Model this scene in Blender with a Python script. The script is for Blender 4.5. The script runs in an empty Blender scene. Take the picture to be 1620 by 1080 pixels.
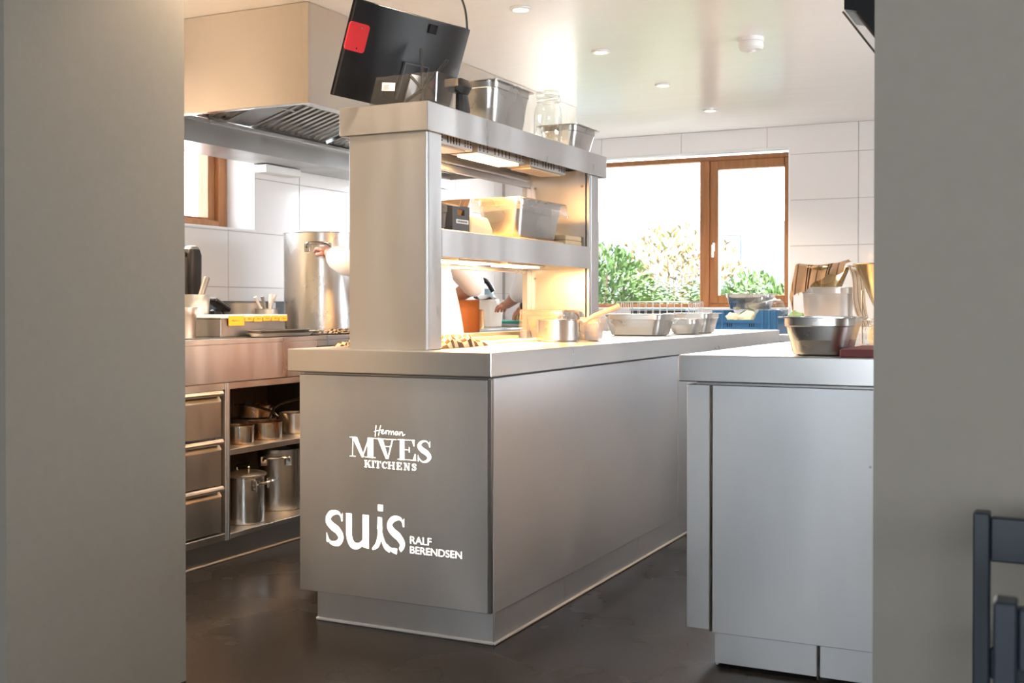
import bpy, bmesh, math, random
from mathutils import Vector, Matrix
random.seed(7)
SC = bpy.context.scene
COL = SC.collection
PI = math.pi

# ------------------------------------------------------------------ camera
cam = bpy.data.cameras.new('camera'); camo = bpy.data.objects.new('camera', cam); COL.objects.link(camo)
F_PX, YAW, PITCH, CY = 1813.3, 0.4576, 0.011, 504.5
cam.sensor_fit = 'HORIZONTAL'; cam.sensor_width = 36.0; cam.lens = F_PX * 36.0 / 1620.0
cam.shift_y = (CY - 540.0) / 1620.0
camo.location = (1.58, -3.0666, 1.0394)
camo.rotation_euler = (PI / 2 - PITCH, 0, YAW)
cam.clip_start = 0.05; cam.clip_end = 200
SC.camera = camo
cam.dof.use_dof = True; cam.dof.focus_distance = 4.2; cam.dof.aperture_fstop = 9.0

# ------------------------------------------------------------------ world, sun, exposure
w = bpy.data.worlds.new('sky'); SC.world = w; w.use_nodes = True
wn = w.node_tree.nodes; wl = w.node_tree.links
bg = wn['Background']; bg.inputs['Color'].default_value = (0.86, 0.93, 1.0, 1); bg.inputs['Strength'].default_value = 10.5
sun = bpy.data.lights.new('sun', 'SUN'); sun.energy = 9.0; sun.angle = 0.02; sun.color = (1, .95, .85)
suno = bpy.data.objects.new('sun', sun); COL.objects.link(suno); suno.rotation_euler = (math.radians(42), 0, math.radians(25))
SC.view_settings.view_transform = 'Standard'; SC.view_settings.look = 'None'
SC.view_settings.gamma = 1.0; SC.view_settings.exposure = 1.08; SC.view_settings.use_curve_mapping = False
SC.cycles.max_bounces = 10; SC.cycles.diffuse_bounces = 5; SC.cycles.glossy_bounces = 5; SC.cycles.transparent_max_bounces = 16
SC.cycles.sample_clamp_indirect = 4.0; SC.cycles.caustics_reflective = True; SC.cycles.caustics_refractive = False
SC.cycles.blur_glossy = 0.6

def area(name, loc, rot, sx, sy, power, col, portal=False):
    l = bpy.data.lights.new(name, 'AREA'); l.shape = 'RECTANGLE'; l.size = sx; l.size_y = sy
    l.energy = power; l.color = col
    if portal: l.cycles.is_portal = True
    o = bpy.data.objects.new(name, l); COL.objects.link(o); o.location = loc; o.rotation_euler = rot
    return o
# sky portals standing in the window openings
area('window_portal', (-.95, 5.2, 1.58), (-PI / 2, 0, 0), 1.5, 1.15, 1, (1, 1, 1), True)
area('window_portal', (-2.72, 1.4, 1.75), (0, -PI / 2, 0), .7, 1.2, 1, (1, 1, 1), True)
area('window_portal', (4.36, -5.2, 1.5), (0, PI / 2, 0), 1.2, 1.4, 1, (1, 1, 1), True)
area('window_portal', (1.85, -6.63, 1.45), (PI / 2, 0, 0), 2.9, 1.1, 1, (1, 1, 1), True)
area('window_portal', (3.26, 1.95, 1.75), (0, PI / 2, 0), .9, 2.3, 1, (1, 1, 1), True)

# ------------------------------------------------------------------ materials
MATS = {}
def mat(name, col=(.5, .5, .5), rough=.5, metal=0.0, spec=.5, emit=None, es=0.0, noise=None, bump=None, coat=0, sheen=0, trans=0, aniso=0, rnoise=None, ior=1.45, sub=0):
    """principled material; noise=(scale xyz, amount, colour2) mixes a second colour, rnoise=(scale xyz, lo, hi) varies gloss"""
    if name in MATS: return MATS[name]
    m = bpy.data.materials.new(name); m.use_nodes = True
    nt = m.node_tree; b = nt.nodes['Principled BSDF']
    b.inputs['Base Color'].default_value = (*col, 1); b.inputs['Roughness'].default_value = rough
    b.inputs['Metallic'].default_value = metal; b.inputs['Specular IOR Level'].default_value = spec
    b.inputs['IOR'].default_value = ior
    b.inputs['Coat Weight'].default_value = coat; b.inputs['Transmission Weight'].default_value = trans
    b.inputs['Anisotropic'].default_value = aniso; b.inputs['Sheen Weight'].default_value = sheen
    b.inputs['Subsurface Weight'].default_value = sub
    if emit: b.inputs['Emission Color'].default_value = (*emit, 1); b.inputs['Emission Strength'].default_value = es
    tc = nt.nodes.new('ShaderNodeTexCoord')
    def nz(scale, detail=4):
        mp = nt.nodes.new('ShaderNodeMapping'); mp.inputs['Scale'].default_value = scale
        nt.links.new(tc.outputs['Object'], mp.inputs['Vector'])
        n = nt.nodes.new('ShaderNodeTexNoise'); n.inputs['Scale'].default_value = 1.0; n.inputs['Detail'].default_value = detail
        nt.links.new(mp.outputs['Vector'], n.inputs['Vector']); return n
    if noise:
        sc_, amt, c2 = noise
        n = nz(sc_); r = nt.nodes.new('ShaderNodeValToRGB')
        r.color_ramp.elements[0].position = .5 - amt; r.color_ramp.elements[1].position = .5 + amt
        r.color_ramp.elements[0].color = (*col, 1); r.color_ramp.elements[1].color = (*c2, 1)
        nt.links.new(n.outputs['Fac'], r.inputs['Fac']); nt.links.new(r.outputs['Color'], b.inputs['Base Color'])
    if rnoise:
        sc_, lo, hi = rnoise
        n = nz(sc_); mr = nt.nodes.new('ShaderNodeMapRange'); mr.inputs['From Min'].default_value = .3; mr.inputs['From Max'].default_value = .7
        mr.inputs['To Min'].default_value = lo; mr.inputs['To Max'].default_value = hi
        nt.links.new(n.outputs['Fac'], mr.inputs['Value']); nt.links.new(mr.outputs['Result'], b.inputs['Roughness'])
    if bump:
        sc_, strg, dist = bump
        n = nz(sc_, 3); bp = nt.nodes.new('ShaderNodeBump'); bp.inputs['Strength'].default_value = strg; bp.inputs['Distance'].default_value = dist
        nt.links.new(n.outputs['Fac'], bp.inputs['Height']); nt.links.new(bp.outputs['Normal'], b.inputs['Normal'])
    MATS[name] = m; return m
def clear(name, tint=(1, 1, 1), gloss=.12, rough=.03, milky=0.0):
    """thin clear plastic or glass: transparent with a fresnel gloss and an optional milky share"""
    if name in MATS: return MATS[name]
    m = bpy.data.materials.new(name); m.use_nodes = True; nt = m.node_tree; nt.nodes.remove(nt.nodes['Principled BSDF'])
    out = nt.nodes['Material Output']
    t = nt.nodes.new('ShaderNodeBsdfTransparent'); t.inputs['Color'].default_value = (*tint, 1)
    g = nt.nodes.new('ShaderNodeBsdfGlossy'); g.inputs['Roughness'].default_value = rough
    lw = nt.nodes.new('ShaderNodeLayerWeight'); lw.inputs['Blend'].default_value = .35
    ma = nt.nodes.new('ShaderNodeMath'); ma.operation = 'MULTIPLY_ADD'; ma.inputs[1].default_value = .4; ma.inputs[2].default_value = gloss * .4
    nt.links.new(lw.outputs['Facing'], ma.inputs[0])
    mx = nt.nodes.new('ShaderNodeMixShader'); nt.links.new(ma.outputs[0], mx.inputs[0]); nt.links.new(t.outputs[0], mx.inputs[1]); nt.links.new(g.outputs[0], mx.inputs[2])
    last = mx
    if milky:
        d = nt.nodes.new('ShaderNodeBsdfDiffuse'); d.inputs['Color'].default_value = (.9, .88, .85, 1)
        m2 = nt.nodes.new('ShaderNodeMixShader'); m2.inputs[0].default_value = milky
        nt.links.new(mx.outputs[0], m2.inputs[1]); nt.links.new(d.outputs[0], m2.inputs[2]); last = m2
    nt.links.new(last.outputs[0], out.inputs['Surface']); MATS[name] = m; return m

STEEL = mat('brushed_steel', (.60, .60, .60), .34, 1.0, noise=((1.4, 1.4, 1.1), .3, (.68, .67, .66)), rnoise=((9, 9, 1.2), .27, .42), aniso=.35)
STEELV = mat('worn_steel_panel', (.57, .585, .60), .48, 1.0, noise=((3.2, 3.2, 1.0), .22, (.70, .705, .71)), rnoise=((2.5, 2.5, 1.0), .36, .58))
SATIN = mat('satin_side_steel', (.57, .60, .64), .52, 1.0, noise=((2.6, 1.2, 1.6), .3, (.68, .705, .74)), rnoise=((2.2, 1.6, 2.2), .40, .60))  # bluish tint puts cool daylight into the side panel colour
SHELFSHADE = mat('shelf_shade_steel', (.15, .125, .11), .5, 1.0)  # shade inside the open shelves put into the panel colour
STEELTOP = mat('scratched_steel_top', (.74, .74, .74), .3, 1.0, rnoise=((3, 3, 3), .26, .38))
STEELHOOD = mat('hood_steel', (.66, .61, .55), .3, 1.0, aniso=.8)
_nt = STEELHOOD.node_tree; _tg = _nt.nodes.new('ShaderNodeTangent'); _tg.direction_type = 'RADIAL'; _tg.axis = 'Z'
_nt.links.new(_tg.outputs[0], _nt.nodes['Principled BSDF'].inputs['Tangent']); _nt.nodes['Principled BSDF'].inputs['Anisotropic Rotation'].default_value = .25
STEELDK = mat('dark_steel', (.40, .39, .38), .35, 1.0, rnoise=((5, 5, 2), .28, .45))  # darker steel tone shared by carcasses, trays, lids and fittings
POLISHED = mat('polished_steel', (.68, .66, .63), .16, 1.0, rnoise=((9, 9, 9), .1, .24))
PANSTEEL = mat('pan_steel', (.58, .57, .55), .27, 1.0, rnoise=((5, 5, 5), .22, .32))
TARNISH = mat('tarnished_pan_steel', (.62, .58, .52), .2, 1.0, noise=((16, 16, 10), .12, (.50, .30, .15)), rnoise=((12, 12, 12), .12, .3))
COPPER = mat('copper_pot', (.72, .33, .12), .3, 1.0)
BRASSY = mat('golden_steel', (.72, .56, .33), .22, 1.0)
TILE = mat('glazed_tile', (.81, .77, .75), .16, spec=.5, coat=.2)
GROUT = mat('grout', (.52, .49, .47), .8)
CEIL = mat('satin_ceiling', (.92, .89, .86), .21, spec=.85, bump=((2.2, 7, 2), .08, .02))
PLASTER = mat('taupe_plaster', (.28, .255, .215), .75, spec=.25, noise=((40, 40, 40), .3, (.30, .27, .23)), bump=((120, 120, 120), .1, .002))
DINEWALL = mat('dining_wall', (.58, .54, .49), .8)
DINECEIL = mat('dining_ceiling', (.7, .68, .64), .8)
FLOOR = mat('polished_screed', (.017, .015, .014), .26, spec=.2, ior=1.33, noise=((1.6, 1.6, 1.6), .45, (.028, .024, .022)), rnoise=((2.4, 2.4, 2.4), .2, .32), bump=((90, 90, 90), .06, .002))
WOOD = mat('oiled_wood', (.36, .155, .055), .45, noise=((40, 40, 3), .2, (.27, .105, .038)), coat=.1)
WHITEP = mat('white_plastic', (.8, .79, .77), .4)
WHITEPAINT = mat('white_paint', (.82, .82, .82), .45)
BLACKP = mat('black_plastic', (.012, .012, .013), .35)
BLACKG = mat('black_gloss', (.008, .009, .012), .12)
GREYP = mat('grey_plastic', (.09, .095, .10), .5)
DKGREY = mat('dark_grey_rubber', (.05, .05, .052), .6)
SEAL = mat('pale_sealant', (.58, .54, .50), .5)
NAVY = mat('navy_lacquer', (.012, .018, .028), .42, noise=((30, 30, 5), .3, (.015, .022, .034)))
LETTER = mat('lit_letter', (1, .97, .9), .5, emit=(1, .90, .76), es=1.1)
LAMPGLOW = mat('lamp_glow', (1, .9, .7), .5, emit=(1, .60, .24), es=11)
LAMPOFF = mat('lamp_quartz', (.75, .6, .45), .3, .6)
DOWNGLOW = mat('downlight_glow', (1, .95, .85), .5, emit=(1, .80, .58), es=7)
RED = mat('red_plastic', (.75, .03, .035), .5)
PAPER = mat('label_paper', (.82, .80, .77), .7)
INK = mat('grey_ink', (.06, .06, .06), .7)
YELLOW = mat('amber_tape', (.85, .36, .02), .55)
GLASS = clear('window_pane', (1, 1, 1), .1, .01)
CLEARP = clear('clear_plastic', (.96, .965, .97), .12, .05, .0)
FROST = clear('frosted_plastic', (.9, .9, .9), .25, .12, .35)
FILM = clear('cling_film', (.97, .97, .97), .3, .08, .05)
JARG = clear('jar_glass', (.95, .975, .96), .2, .02, .0)
BLUEC = mat('blue_crate_plastic', (.035, .14, .30), .45)
CAULI = mat('cauliflower', (.78, .70, .50), .8, bump=((60, 60, 60), .6, .01))
LEAFV = mat('cabbage_leaf', (.25, .38, .14), .6)
CREAM = mat('waxed_cream', (.80, .66, .42), .55)
BONE = mat('pale_handle', (.70, .58, .40), .5)
TAN = mat('tan_box', (.55, .40, .24), .6)
BURG = mat('burgundy_board', (.16, .028, .035), .5, noise=((30, 30, 30), .3, (.19, .04, .045)))
TEAL = mat('teal_board', (.02, .25, .20), .5)
LEMON = mat('yellow_food', (.75, .55, .06), .5)
BOTTLE = mat('grey_blue_bottle', (.30, .42, .48), .4)
SKIN = mat('skin', (.55, .28, .19), .5, sub=.05)
JACKET = mat('white_cotton', (.82, .81, .80), .85, sheen=.2)
APRON = mat('orange_apron', (.52, .20, .07), .8)
TROUSER = mat('dark_trousers', (.03, .03, .035), .8)
HAIR = mat('dark_hair', (.035, .022, .014), .6)
LEAF1 = mat('fern_leaf', (.045, .11, .015), .5, noise=((3, 3, 3), .3, (.08, .17, .02)))
LEAF2 = mat('hedge_leaf', (.03, .075, .012), .5, noise=((3, 3, 3), .3, (.06, .12, .022)))
LEAF3 = mat('reddish_leaf', (.2, .10, .05), .5, noise=((3, 3, 3), .3, (.10, .13, .035)))
TWIG = mat('twig', (.10, .06, .035), .8)
PALEGROUND = mat('pale_bounce_ground', (.40, .39, .36), .9, noise=((2, 2, 2), .3, (.46, .45, .42)))  # ground made pale to bounce daylight up to the kitchen ceiling
VAN = mat('van_paint', (.05, .062, .075), .25, coat=.5)
VANG = mat('van_glass', (.02, .03, .04), .08)
HOUSE = mat('far_house', (.8, .79, .77), .9)

def striped(name, base, dark, scale, axis=0, width=.3):
    if name in MATS: return MATS[name]
    m = bpy.data.materials.new(name); m.use_nodes = True; nt = m.node_tree; b = nt.nodes['Principled BSDF']; b.inputs['Roughness'].default_value = .9
    uv = nt.nodes.new('ShaderNodeUVMap'); sx = nt.nodes.new('ShaderNodeSeparateXYZ'); nt.links.new(uv.outputs[0], sx.inputs[0])
    mu = nt.nodes.new('ShaderNodeMath'); mu.operation = 'MULTIPLY'; mu.inputs[1].default_value = scale; nt.links.new(sx.outputs[axis], mu.inputs[0])
    fr = nt.nodes.new('ShaderNodeMath'); fr.operation = 'FRACT'; nt.links.new(mu.outputs[0], fr.inputs[0])
    r = nt.nodes.new('ShaderNodeValToRGB'); r.color_ramp.interpolation = 'CONSTANT'
    e = r.color_ramp.elements; e[0].position = 0; e[0].color = (*base, 1); e[1].position = .30; e[1].color = (*dark, 1)
    for p, c in ((.30 + width * .35, base), (.30 + width * .55, dark), (.30 + width, base), (.82, dark), (.86, base)):
        n = e.new(p); n.color = (*c, 1)
    nt.links.new(fr.outputs[0], r.inputs[0]); nt.links.new(r.outputs[0], b.inputs['Base Color']); MATS[name] = m; return m
CLOTH = striped('striped_linen', (.62, .47, .32), (.10, .06, .05), 3.2, 0, .22)
def checked(name, a, b_, s):
    m = bpy.data.materials.new(name); m.use_nodes = True; nt = m.node_tree; b = nt.nodes['Principled BSDF']; b.inputs['Roughness'].default_value = .9
    uv = nt.nodes.new('ShaderNodeUVMap'); ck = nt.nodes.new('ShaderNodeTexChecker'); ck.inputs['Scale'].default_value = s
    ck.inputs['Color1'].default_value = (*a, 1); ck.inputs['Color2'].default_value = (*b_, 1)
    nt.links.new(uv.outputs[0], ck.inputs['Vector']); nt.links.new(ck.outputs[0], b.inputs['Base Color']); MATS[name] = m; return m
CHECK = checked('checked_cotton', (.62, .50, .36), (.06, .04, .03), 11)

# ------------------------------------------------------------------ mesh helpers
def BM(): return bmesh.new()
def box(bm, x0, x1, y0, y1, z0, z1, bev=0, seg=1, M=None):
    x0, x1 = sorted((x0, x1)); y0, y1 = sorted((y0, y1)); z0, z1 = sorted((z0, z1))
    vs = [bm.verts.new((x, y, z)) for x in (x0, x1) for y in (y0, y1) for z in (z0, z1)]
    fs = [(0, 1, 3, 2), (4, 6, 7, 5), (0, 4, 5, 1), (2, 3, 7, 6), (0, 2, 6, 4), (1, 5, 7, 3)]
    faces = [bm.faces.new([vs[i] for i in f]) for f in fs]
    out = vs
    if bev:
        es = list({e for f in faces for e in f.edges})
        r = bmesh.ops.bevel(bm, geom=es, offset=bev, segments=seg, affect='EDGES', profile=.5)
        out = list({v for f in r['faces'] for v in f.verts} | {v for v in vs if v.is_valid})
    if M is not None: bmesh.ops.transform(bm, matrix=M, verts=[v for v in out if v.is_valid])
    return out
def openbox(bm, x0, x1, y0, y1, z0, z1, t, bev=.002):
    """box open below with wall thickness t"""
    box(bm, x0, x1, y0, y1, z0, z1, bev=bev)
    bm.faces.ensure_lookup_table(); bm.normal_update()
    f = min((f for f in bm.faces), key=lambda f: f.calc_center_median().z - f.calc_area())
    f = max((f for f in bm.faces if abs(f.calc_center_median().z - z0) < 1e-5), key=lambda f: f.calc_area())
    bmesh.ops.delete(bm, geom=[f], context='FACES')
    bmesh.ops.recalc_face_normals(bm, faces=bm.faces); bmesh.ops.solidify(bm, geom=list(bm.faces), thickness=t)
def loft(bm, loops, cap0=False, cap1=False, closed=True):
    rows = [[bm.verts.new(p) for p in L] for L in loops]
    n = len(rows[0])
    for a, b in zip(rows, rows[1:]):
        for i in range(n if closed else n - 1):
            j = (i + 1) % n
            try: bm.faces.new((a[i], a[j], b[j], b[i]))
            except ValueError: pass
    if cap0: bm.faces.new(list(reversed(rows[0])))
    if cap1: bm.faces.new(rows[-1])
    return rows
def ring(r, z, n=24, cx=0, cy=0): return [(cx + r * math.cos(2 * PI * i / n), cy + r * math.sin(2 * PI * i / n), z) for i in range(n)]
def lathe(bm, prof, n=28, cx=0, cy=0, cap0=True, cap1=True): return loft(bm, [ring(r, z, n, cx, cy) for r, z in prof], cap0, cap1)
def rrect(w, l, r, z, n=4, cx=0, cy=0):
    r = max(min(r, w / 2 - 1e-4, l / 2 - 1e-4), 1e-4); P = []
    for sx, sy, a0 in ((1, 1, 0), (-1, 1, PI / 2), (-1, -1, PI), (1, -1, 1.5 * PI)):
        for k in range(n + 1):
            a = a0 + k / n * PI / 2
            P.append((cx + sx * (w / 2 - r) + r * math.cos(a), cy + sy * (l / 2 - r) + r * math.sin(a), z))
    return P
def tube(bm, pts, r, n=8, cap=True):
    pts = [Vector(p) for p in pts]; loops = []
    up = Vector((0, 0, 1))
    for i, p in enumerate(pts):
        t = (pts[min(i + 1, len(pts) - 1)] - pts[max(i - 1, 0)]).normalized()
        u = t.cross(up if abs(t.dot(up)) < .95 else Vector((1, 0, 0))).normalized(); v = t.cross(u)
        rr = r[i] if isinstance(r, (list, tuple)) else r
        loops.append([p + rr * (math.cos(2 * PI * k / n) * u + math.sin(2 * PI * k / n) * v) for k in range(n)])
    loft(bm, loops, cap, cap)
def spline(pts, n=8):
    """catmull-rom through points"""
    P = [Vector(p) for p in pts]; out = []
    for i in range(len(P) - 1):
        p0 = P[max(i - 1, 0)]; p1 = P[i]; p2 = P[i + 1]; p3 = P[min(i + 2, len(P) - 1)]
        for k in range(n):
            t = k / n
            out.append(.5 * ((2 * p1) + (-p0 + p2) * t + (2 * p0 - 5 * p1 + 4 * p2 - p3) * t * t + (-p0 + 3 * p1 - 3 * p2 + p3) * t ** 3))
    out.append(P[-1]); return out
def uvgrid(bm, nu, nv, fn, thick=0):
    """grid surface with uv, fn(u,v)->point"""
    uvl = bm.loops.layers.uv.verify()
    V = [[bm.verts.new(fn(i / nu, j / nv)) for j in range(nv + 1)] for i in range(nu + 1)]
    for i in range(nu):
        for j in range(nv):
            f = bm.faces.new((V[i][j], V[i + 1][j], V[i + 1][j + 1], V[i][j + 1]))
            for lp, (a, b) in zip(f.loops, ((i, j), (i + 1, j), (i + 1, j + 1), (i, j + 1))): lp[uvl].uv = (a / nu, b / nv)
    if thick: bmesh.ops.solidify(bm, geom=list(bm.faces), thickness=thick)

ORG = {}
def link(name, me, parent=None, loc=(0, 0, 0), rot=(0, 0, 0)):
    o = bpy.data.objects.new(name, me); COL.objects.link(o); o.location = loc; o.rotation_euler = rot
    if parent is not None: o.parent = parent
    return o
def thing(name, loc=(0, 0, 0), label=None, cat=None, group=None, rot=(0, 0, 0), kind=None):
    o = link(name, None, None, loc, rot); o.empty_display_size = .05; ORG[o.name] = Vector(loc); tag(o, label, cat, group, kind); return o
def tag(o, label=None, cat=None, group=None, kind=None):
    if label: o['label'] = label
    if cat: o['category'] = cat
    if group: o['group'] = group
    if kind: o['kind'] = kind
    return o
def obj(name, bm, material, parent=None, world=True, smooth=False, loc=None, rot=None, label=None, cat=None, group=None, kind=None):
    """link bm as ONE mesh; with a parent and world=True the bm holds world coordinates and is shifted under its thing"""
    me = bpy.data.meshes.new(name)
    bmesh.ops.recalc_face_normals(bm, faces=bm.faces)
    bm.to_mesh(me); bm.free()
    if material: me.materials.append(material)
    if smooth is True: me.polygons.foreach_set('use_smooth', [True] * len(me.polygons))
    elif smooth:
        me.polygons.foreach_set('use_smooth', [True] * len(me.polygons))
        me.set_sharp_from_angle(angle=smooth)
    o = link(name, me, parent, loc or (0, 0, 0), rot or (0, 0, 0))
    if parent is not None:
        ORG[o.name] = ORG[parent.name]
        if world: me.transform(Matrix.Translation(-ORG[parent.name]))
    elif loc is not None: ORG[o.name] = Vector(loc)
    else: ORG[o.name] = Vector((0, 0, 0))
    tag(o, label, cat, group, kind)
    return o
def rebase(o, p):
    """move a top-level mesh's origin to p without moving the mesh"""
    o.data.transform(Matrix.Translation(-Vector(p))); o.location = p; ORG[o.name] = Vector(p); return o
SM = math.radians(35)
def bx(name, m, parent, *a, bev=.002, **k):
    b = BM(); box(b, *a, bev=bev); return obj(name, b, m, parent, **k)
def copytree(o, parent=None):
    c = o.copy(); COL.objects.link(c); c.parent = parent; ORG[c.name] = ORG.get(o.name, Vector((0, 0, 0)))
    for ch in list(o.children): copytree(ch, c)
    return c
def textmesh(s, size=1.0):
    cu = bpy.data.curves.new('t', 'FONT'); cu.body = s; cu.size = size; cu.extrude = .0; o = bpy.data.objects.new('t', cu); COL.objects.link(o)
    dg = bpy.context.evaluated_depsgraph_get(); me = bpy.data.meshes.new_from_object(o.evaluated_get(dg))
    bpy.data.objects.remove(o); return me
def textbm(s, x0, x1, z0, z1, bold=0):
    """sans lettering filled into a rectangle of the local xz plane"""
    me = textmesh(s); bm = BM(); bm.from_mesh(me)
    xs = [v.co.x for v in bm.verts]; ys = [v.co.y for v in bm.verts]
    ax, bx_, ay, by = min(xs), max(xs), min(ys), max(ys)
    for v in bm.verts: v.co = (x0 + (v.co.x - ax) / (bx_ - ax) * (x1 - x0), 0, z0 + (v.co.y - ay) / (by - ay) * (z1 - z0))
    return bm

# ================================================================== ROOM SHELL
CEILZ = 2.31; WX = -2.5; WY = 5.05
b = BM(); box(b, -6, 6, -9, 5.3, -.1, 0); obj('floor', b, FLOOR, kind='structure')
b = BM(); box(b, -2.9, 3.4, -1.2, 5.3, CEILZ, CEILZ + .35); obj('ceiling', b, CEIL, kind='structure')
b = BM(); box(b, -4.4, 4.4, -6.8, -1.2, 2.6, 2.75); obj('ceiling_dining', b, DINECEIL, kind='structure')
def wallbox(name, m, rects, kind='structure'):
    b = BM()
    for r in rects: box(b, *r)
    return obj(name, b, m, kind=kind)
# back wall with window opening x -2.1..-.234, z 1.02..2.163
BWX0, BWX1, BWZ0, BWZ1 = -2.0, -.234, 1.02, 2.163
yb0, yb1 = WY + .006, WY + .25
wall_back = wallbox('wall_back', GROUT, [(-2.9, BWX0, yb0, yb1, 0, 2.5), (BWX1, 3.4, yb0, yb1, 0, 2.5), (BWX0, BWX1, yb0, yb1, 0, BWZ0), (BWX0, BWX1, yb0, yb1, BWZ1, 2.5)])
# left wall with window opening y .75..2.003, z 1.454..2.2
LWY0, LWY1, LWZ0, LWZ1 = .78, 2.003, 1.454, 2.18
xl1, xl0 = WX - .006, WX - .33
wall_left = wallbox('wall_left', GROUT, [(xl0, xl1, -1.2, LWY0, 0, 2.5), (xl0, xl1, LWY1, 5.3, 0, 2.5), (xl0, xl1, LWY0, LWY1, 0, LWZ0), (xl0, xl1, LWY0, LWY1, LWZ1, 2.5)])
wall_right = wallbox('wall_right', TILE, [(3.2, 3.45, -1.2, .8, 0, 2.5), (3.2, 3.45, 3.1, 5.3, 0, 2.5), (3.2, 3.45, .8, 3.1, 0, 1.3), (3.2, 3.45, .8, 3.1, 2.2, 2.5)])
# partition between dining room and kitchen
PXL, PY0, PY1, PXR = -.636, -1.212, -.618, 1.296
wallbox('wall_partition_left', PLASTER, [(-4.4, PXL, PY0, PY1, 0, 2.75)])
wallbox('wall_partition_right', PLASTER, [(PXR, 4.4, PY0, PY1, 0, 2.75)])
wallbox('trim_shield_lintel', PLASTER, [(PXL, PXR, PY0, PY1, 2.25, 2.75)])  # unseen lintel added over the opening to shield light
# dining room walls, window opening in the rear wall
wallbox('wall_dining_rear', DINEWALL, [(-4.4, .4, -6.8, -6.6, 0, 2.75), (3.3, 4.4, -6.8, -6.6, 0, 2.75), (.4, 3.3, -6.8, -6.6, 0, .9), (.4, 3.3, -6.8, -6.6, 2.0, 2.75)])
wallbox('wall_dining_left', DINEWALL, [(-4.5, -4.3, -6.8, -1.2, 0, 2.75)])
wallbox('wall_dining_right', DINEWALL, [(4.3, 4.5, -6.8, -5.9, 0, 2.75), (4.3, 4.5, -4.5, -1.2, 0, 2.75), (4.3, 4.5, -5.9, -4.5, 0, .9), (4.3, 4.5, -5.9, -4.5, 2.1, 2.75)])

def tiles(wall, horiz, du, dv, u0, v0, ulo, uhi, vlo, vhi, hole, place):
    """clip each tile of the grid against the hole; place(u0,u1,v0,v1)->box args"""
    g = .0022
    i0 = math.floor((ulo - u0) / du); i1 = math.ceil((uhi - u0) / du); j0 = math.floor((vlo - v0) / dv); j1 = math.ceil((vhi - v0) / dv)
    for i in range(i0, i1):
        for j in range(j0, j1):
            a0, a1 = max(u0 + i * du, ulo) + g, min(u0 + (i + 1) * du, uhi) - g
            b0, b1 = max(v0 + j * dv, vlo) + g, min(v0 + (j + 1) * dv, vhi) - g
            if a1 - a0 < .01 or b1 - b0 < .01: continue
            h0, h1, k0, k1 = hole; R = []
            if a1 <= h0 or a0 >= h1 or b1 <= k0 or b0 >= k1: R = [(a0, a1, b0, b1)]
            else:
                if a0 < h0: R.append((a0, h0, b0, b1))
                if a1 > h1: R.append((h1, a1, b0, b1))
                m0, m1 = max(a0, h0), min(a1, h1)
                if b0 < k0: R.append((m0, m1, b0, k0))
                if b1 > k1: R.append((m0, m1, k1, b1))
            R = [q for q in R if q[1] - q[0] > .004 and q[3] - q[2] > .004]
            if not R: continue
            bb = BM()
            for q in R: box(bb, *place(*q))
            obj('tile', bb, TILE, wall)
tiles(wall_back, 1, .632, .322, -.398, 2.108 - .322 * 7, -2.48, 3.2, .0, CEILZ, (BWX0, BWX1, BWZ0, BWZ1), lambda a, b_, c, d: (a, b_, WY, yb0, c, d))
tiles(wall_left, 1, .627, .302, 1.776, 1.143 - .302 * 4, -.6, WY, .0, CEILZ, (LWY0, LWY1, LWZ0, LWZ1), lambda a, b_, c, d: (xl1, WX, a, b_, c, d))

# ---- back window
W1 = thing('window_1', (-1.1, 5.12, BWZ0), kind='structure')
def frame(parent, x0, x1, z0, z1, y0, y1, t, m=WOOD, name='frame', bev=.004):
    for nm, r in (('_head', (x0, x1, y0, y1, z1 - t, z1)), ('_sill', (x0, x1, y0, y1, z0, z0 + t)), ('_stile', (x0, x0 + t, y0, y1, z0 + t, z1 - t)), ('_stile', (x1 - t, x1, y0, y1, z0 + t, z1 - t))):
        bx(name + nm, m, parent, *r, bev=bev)
fy0, fy1 = WY + .07, WY + .15
bx('reveal_head', WHITEPAINT, W1, BWX0, BWX1, WY + .002, fy0, BWZ1 - .012, BWZ1 - .0005, bev=0)
bx('reveal_jamb', WHITEPAINT, W1, BWX1 - .012, BWX1 - .0005, WY + .002, fy0, BWZ0 + .001, BWZ1 - .012, bev=0)
bx('window_sill', WHITEPAINT, W1, BWX0, BWX1 - .001, WY - .02, fy0, BWZ0 - .001, BWZ0 + .012, bev=.002)
zt = BWZ1 - .025
bx('frame_head', WOOD, W1, BWX0, BWX1 - .01, fy0, fy1, zt - .035, zt, bev=.003)
bx('frame_sill', WOOD, W1, BWX0, BWX1 - .01, fy0, fy1, BWZ0 + .012, BWZ0 + .04, bev=.003)
bx('mullion', WOOD, W1, -.905, -.835, fy0 - .02, fy1, BWZ0 + .012, zt - .035, bev=.004)
bx('frame_stile', WOOD, W1, BWX1 - .022, BWX1 - .012, fy0, fy1, BWZ0 + .04, zt - .035, bev=.002)
sash = bx('sash_stile', WOOD, W1, -.834, -.77, fy0 - .005, fy1 - .015, BWZ0 + .04, zt - .036, bev=.004)
bx('sash_stile', WOOD, W1, -.29, BWX1 - .023, fy0 - .005, fy1 - .015, BWZ0 + .04, zt - .036, bev=.004)
bx('sash_rail', WOOD, W1, -.77, -.29, fy0 - .005, fy1 - .015, zt - .10, zt - .036, bev=.004)
bx('sash_rail', WOOD, W1, -.77, -.29, fy0 - .005, fy1 - .015, BWZ0 + .04, BWZ0 + .1, bev=.004)
bx('pane', GLASS, W1, -.77, -.29, fy0 + .03, fy0 + .036, BWZ0 + .1, zt - .1, bev=0)
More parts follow.
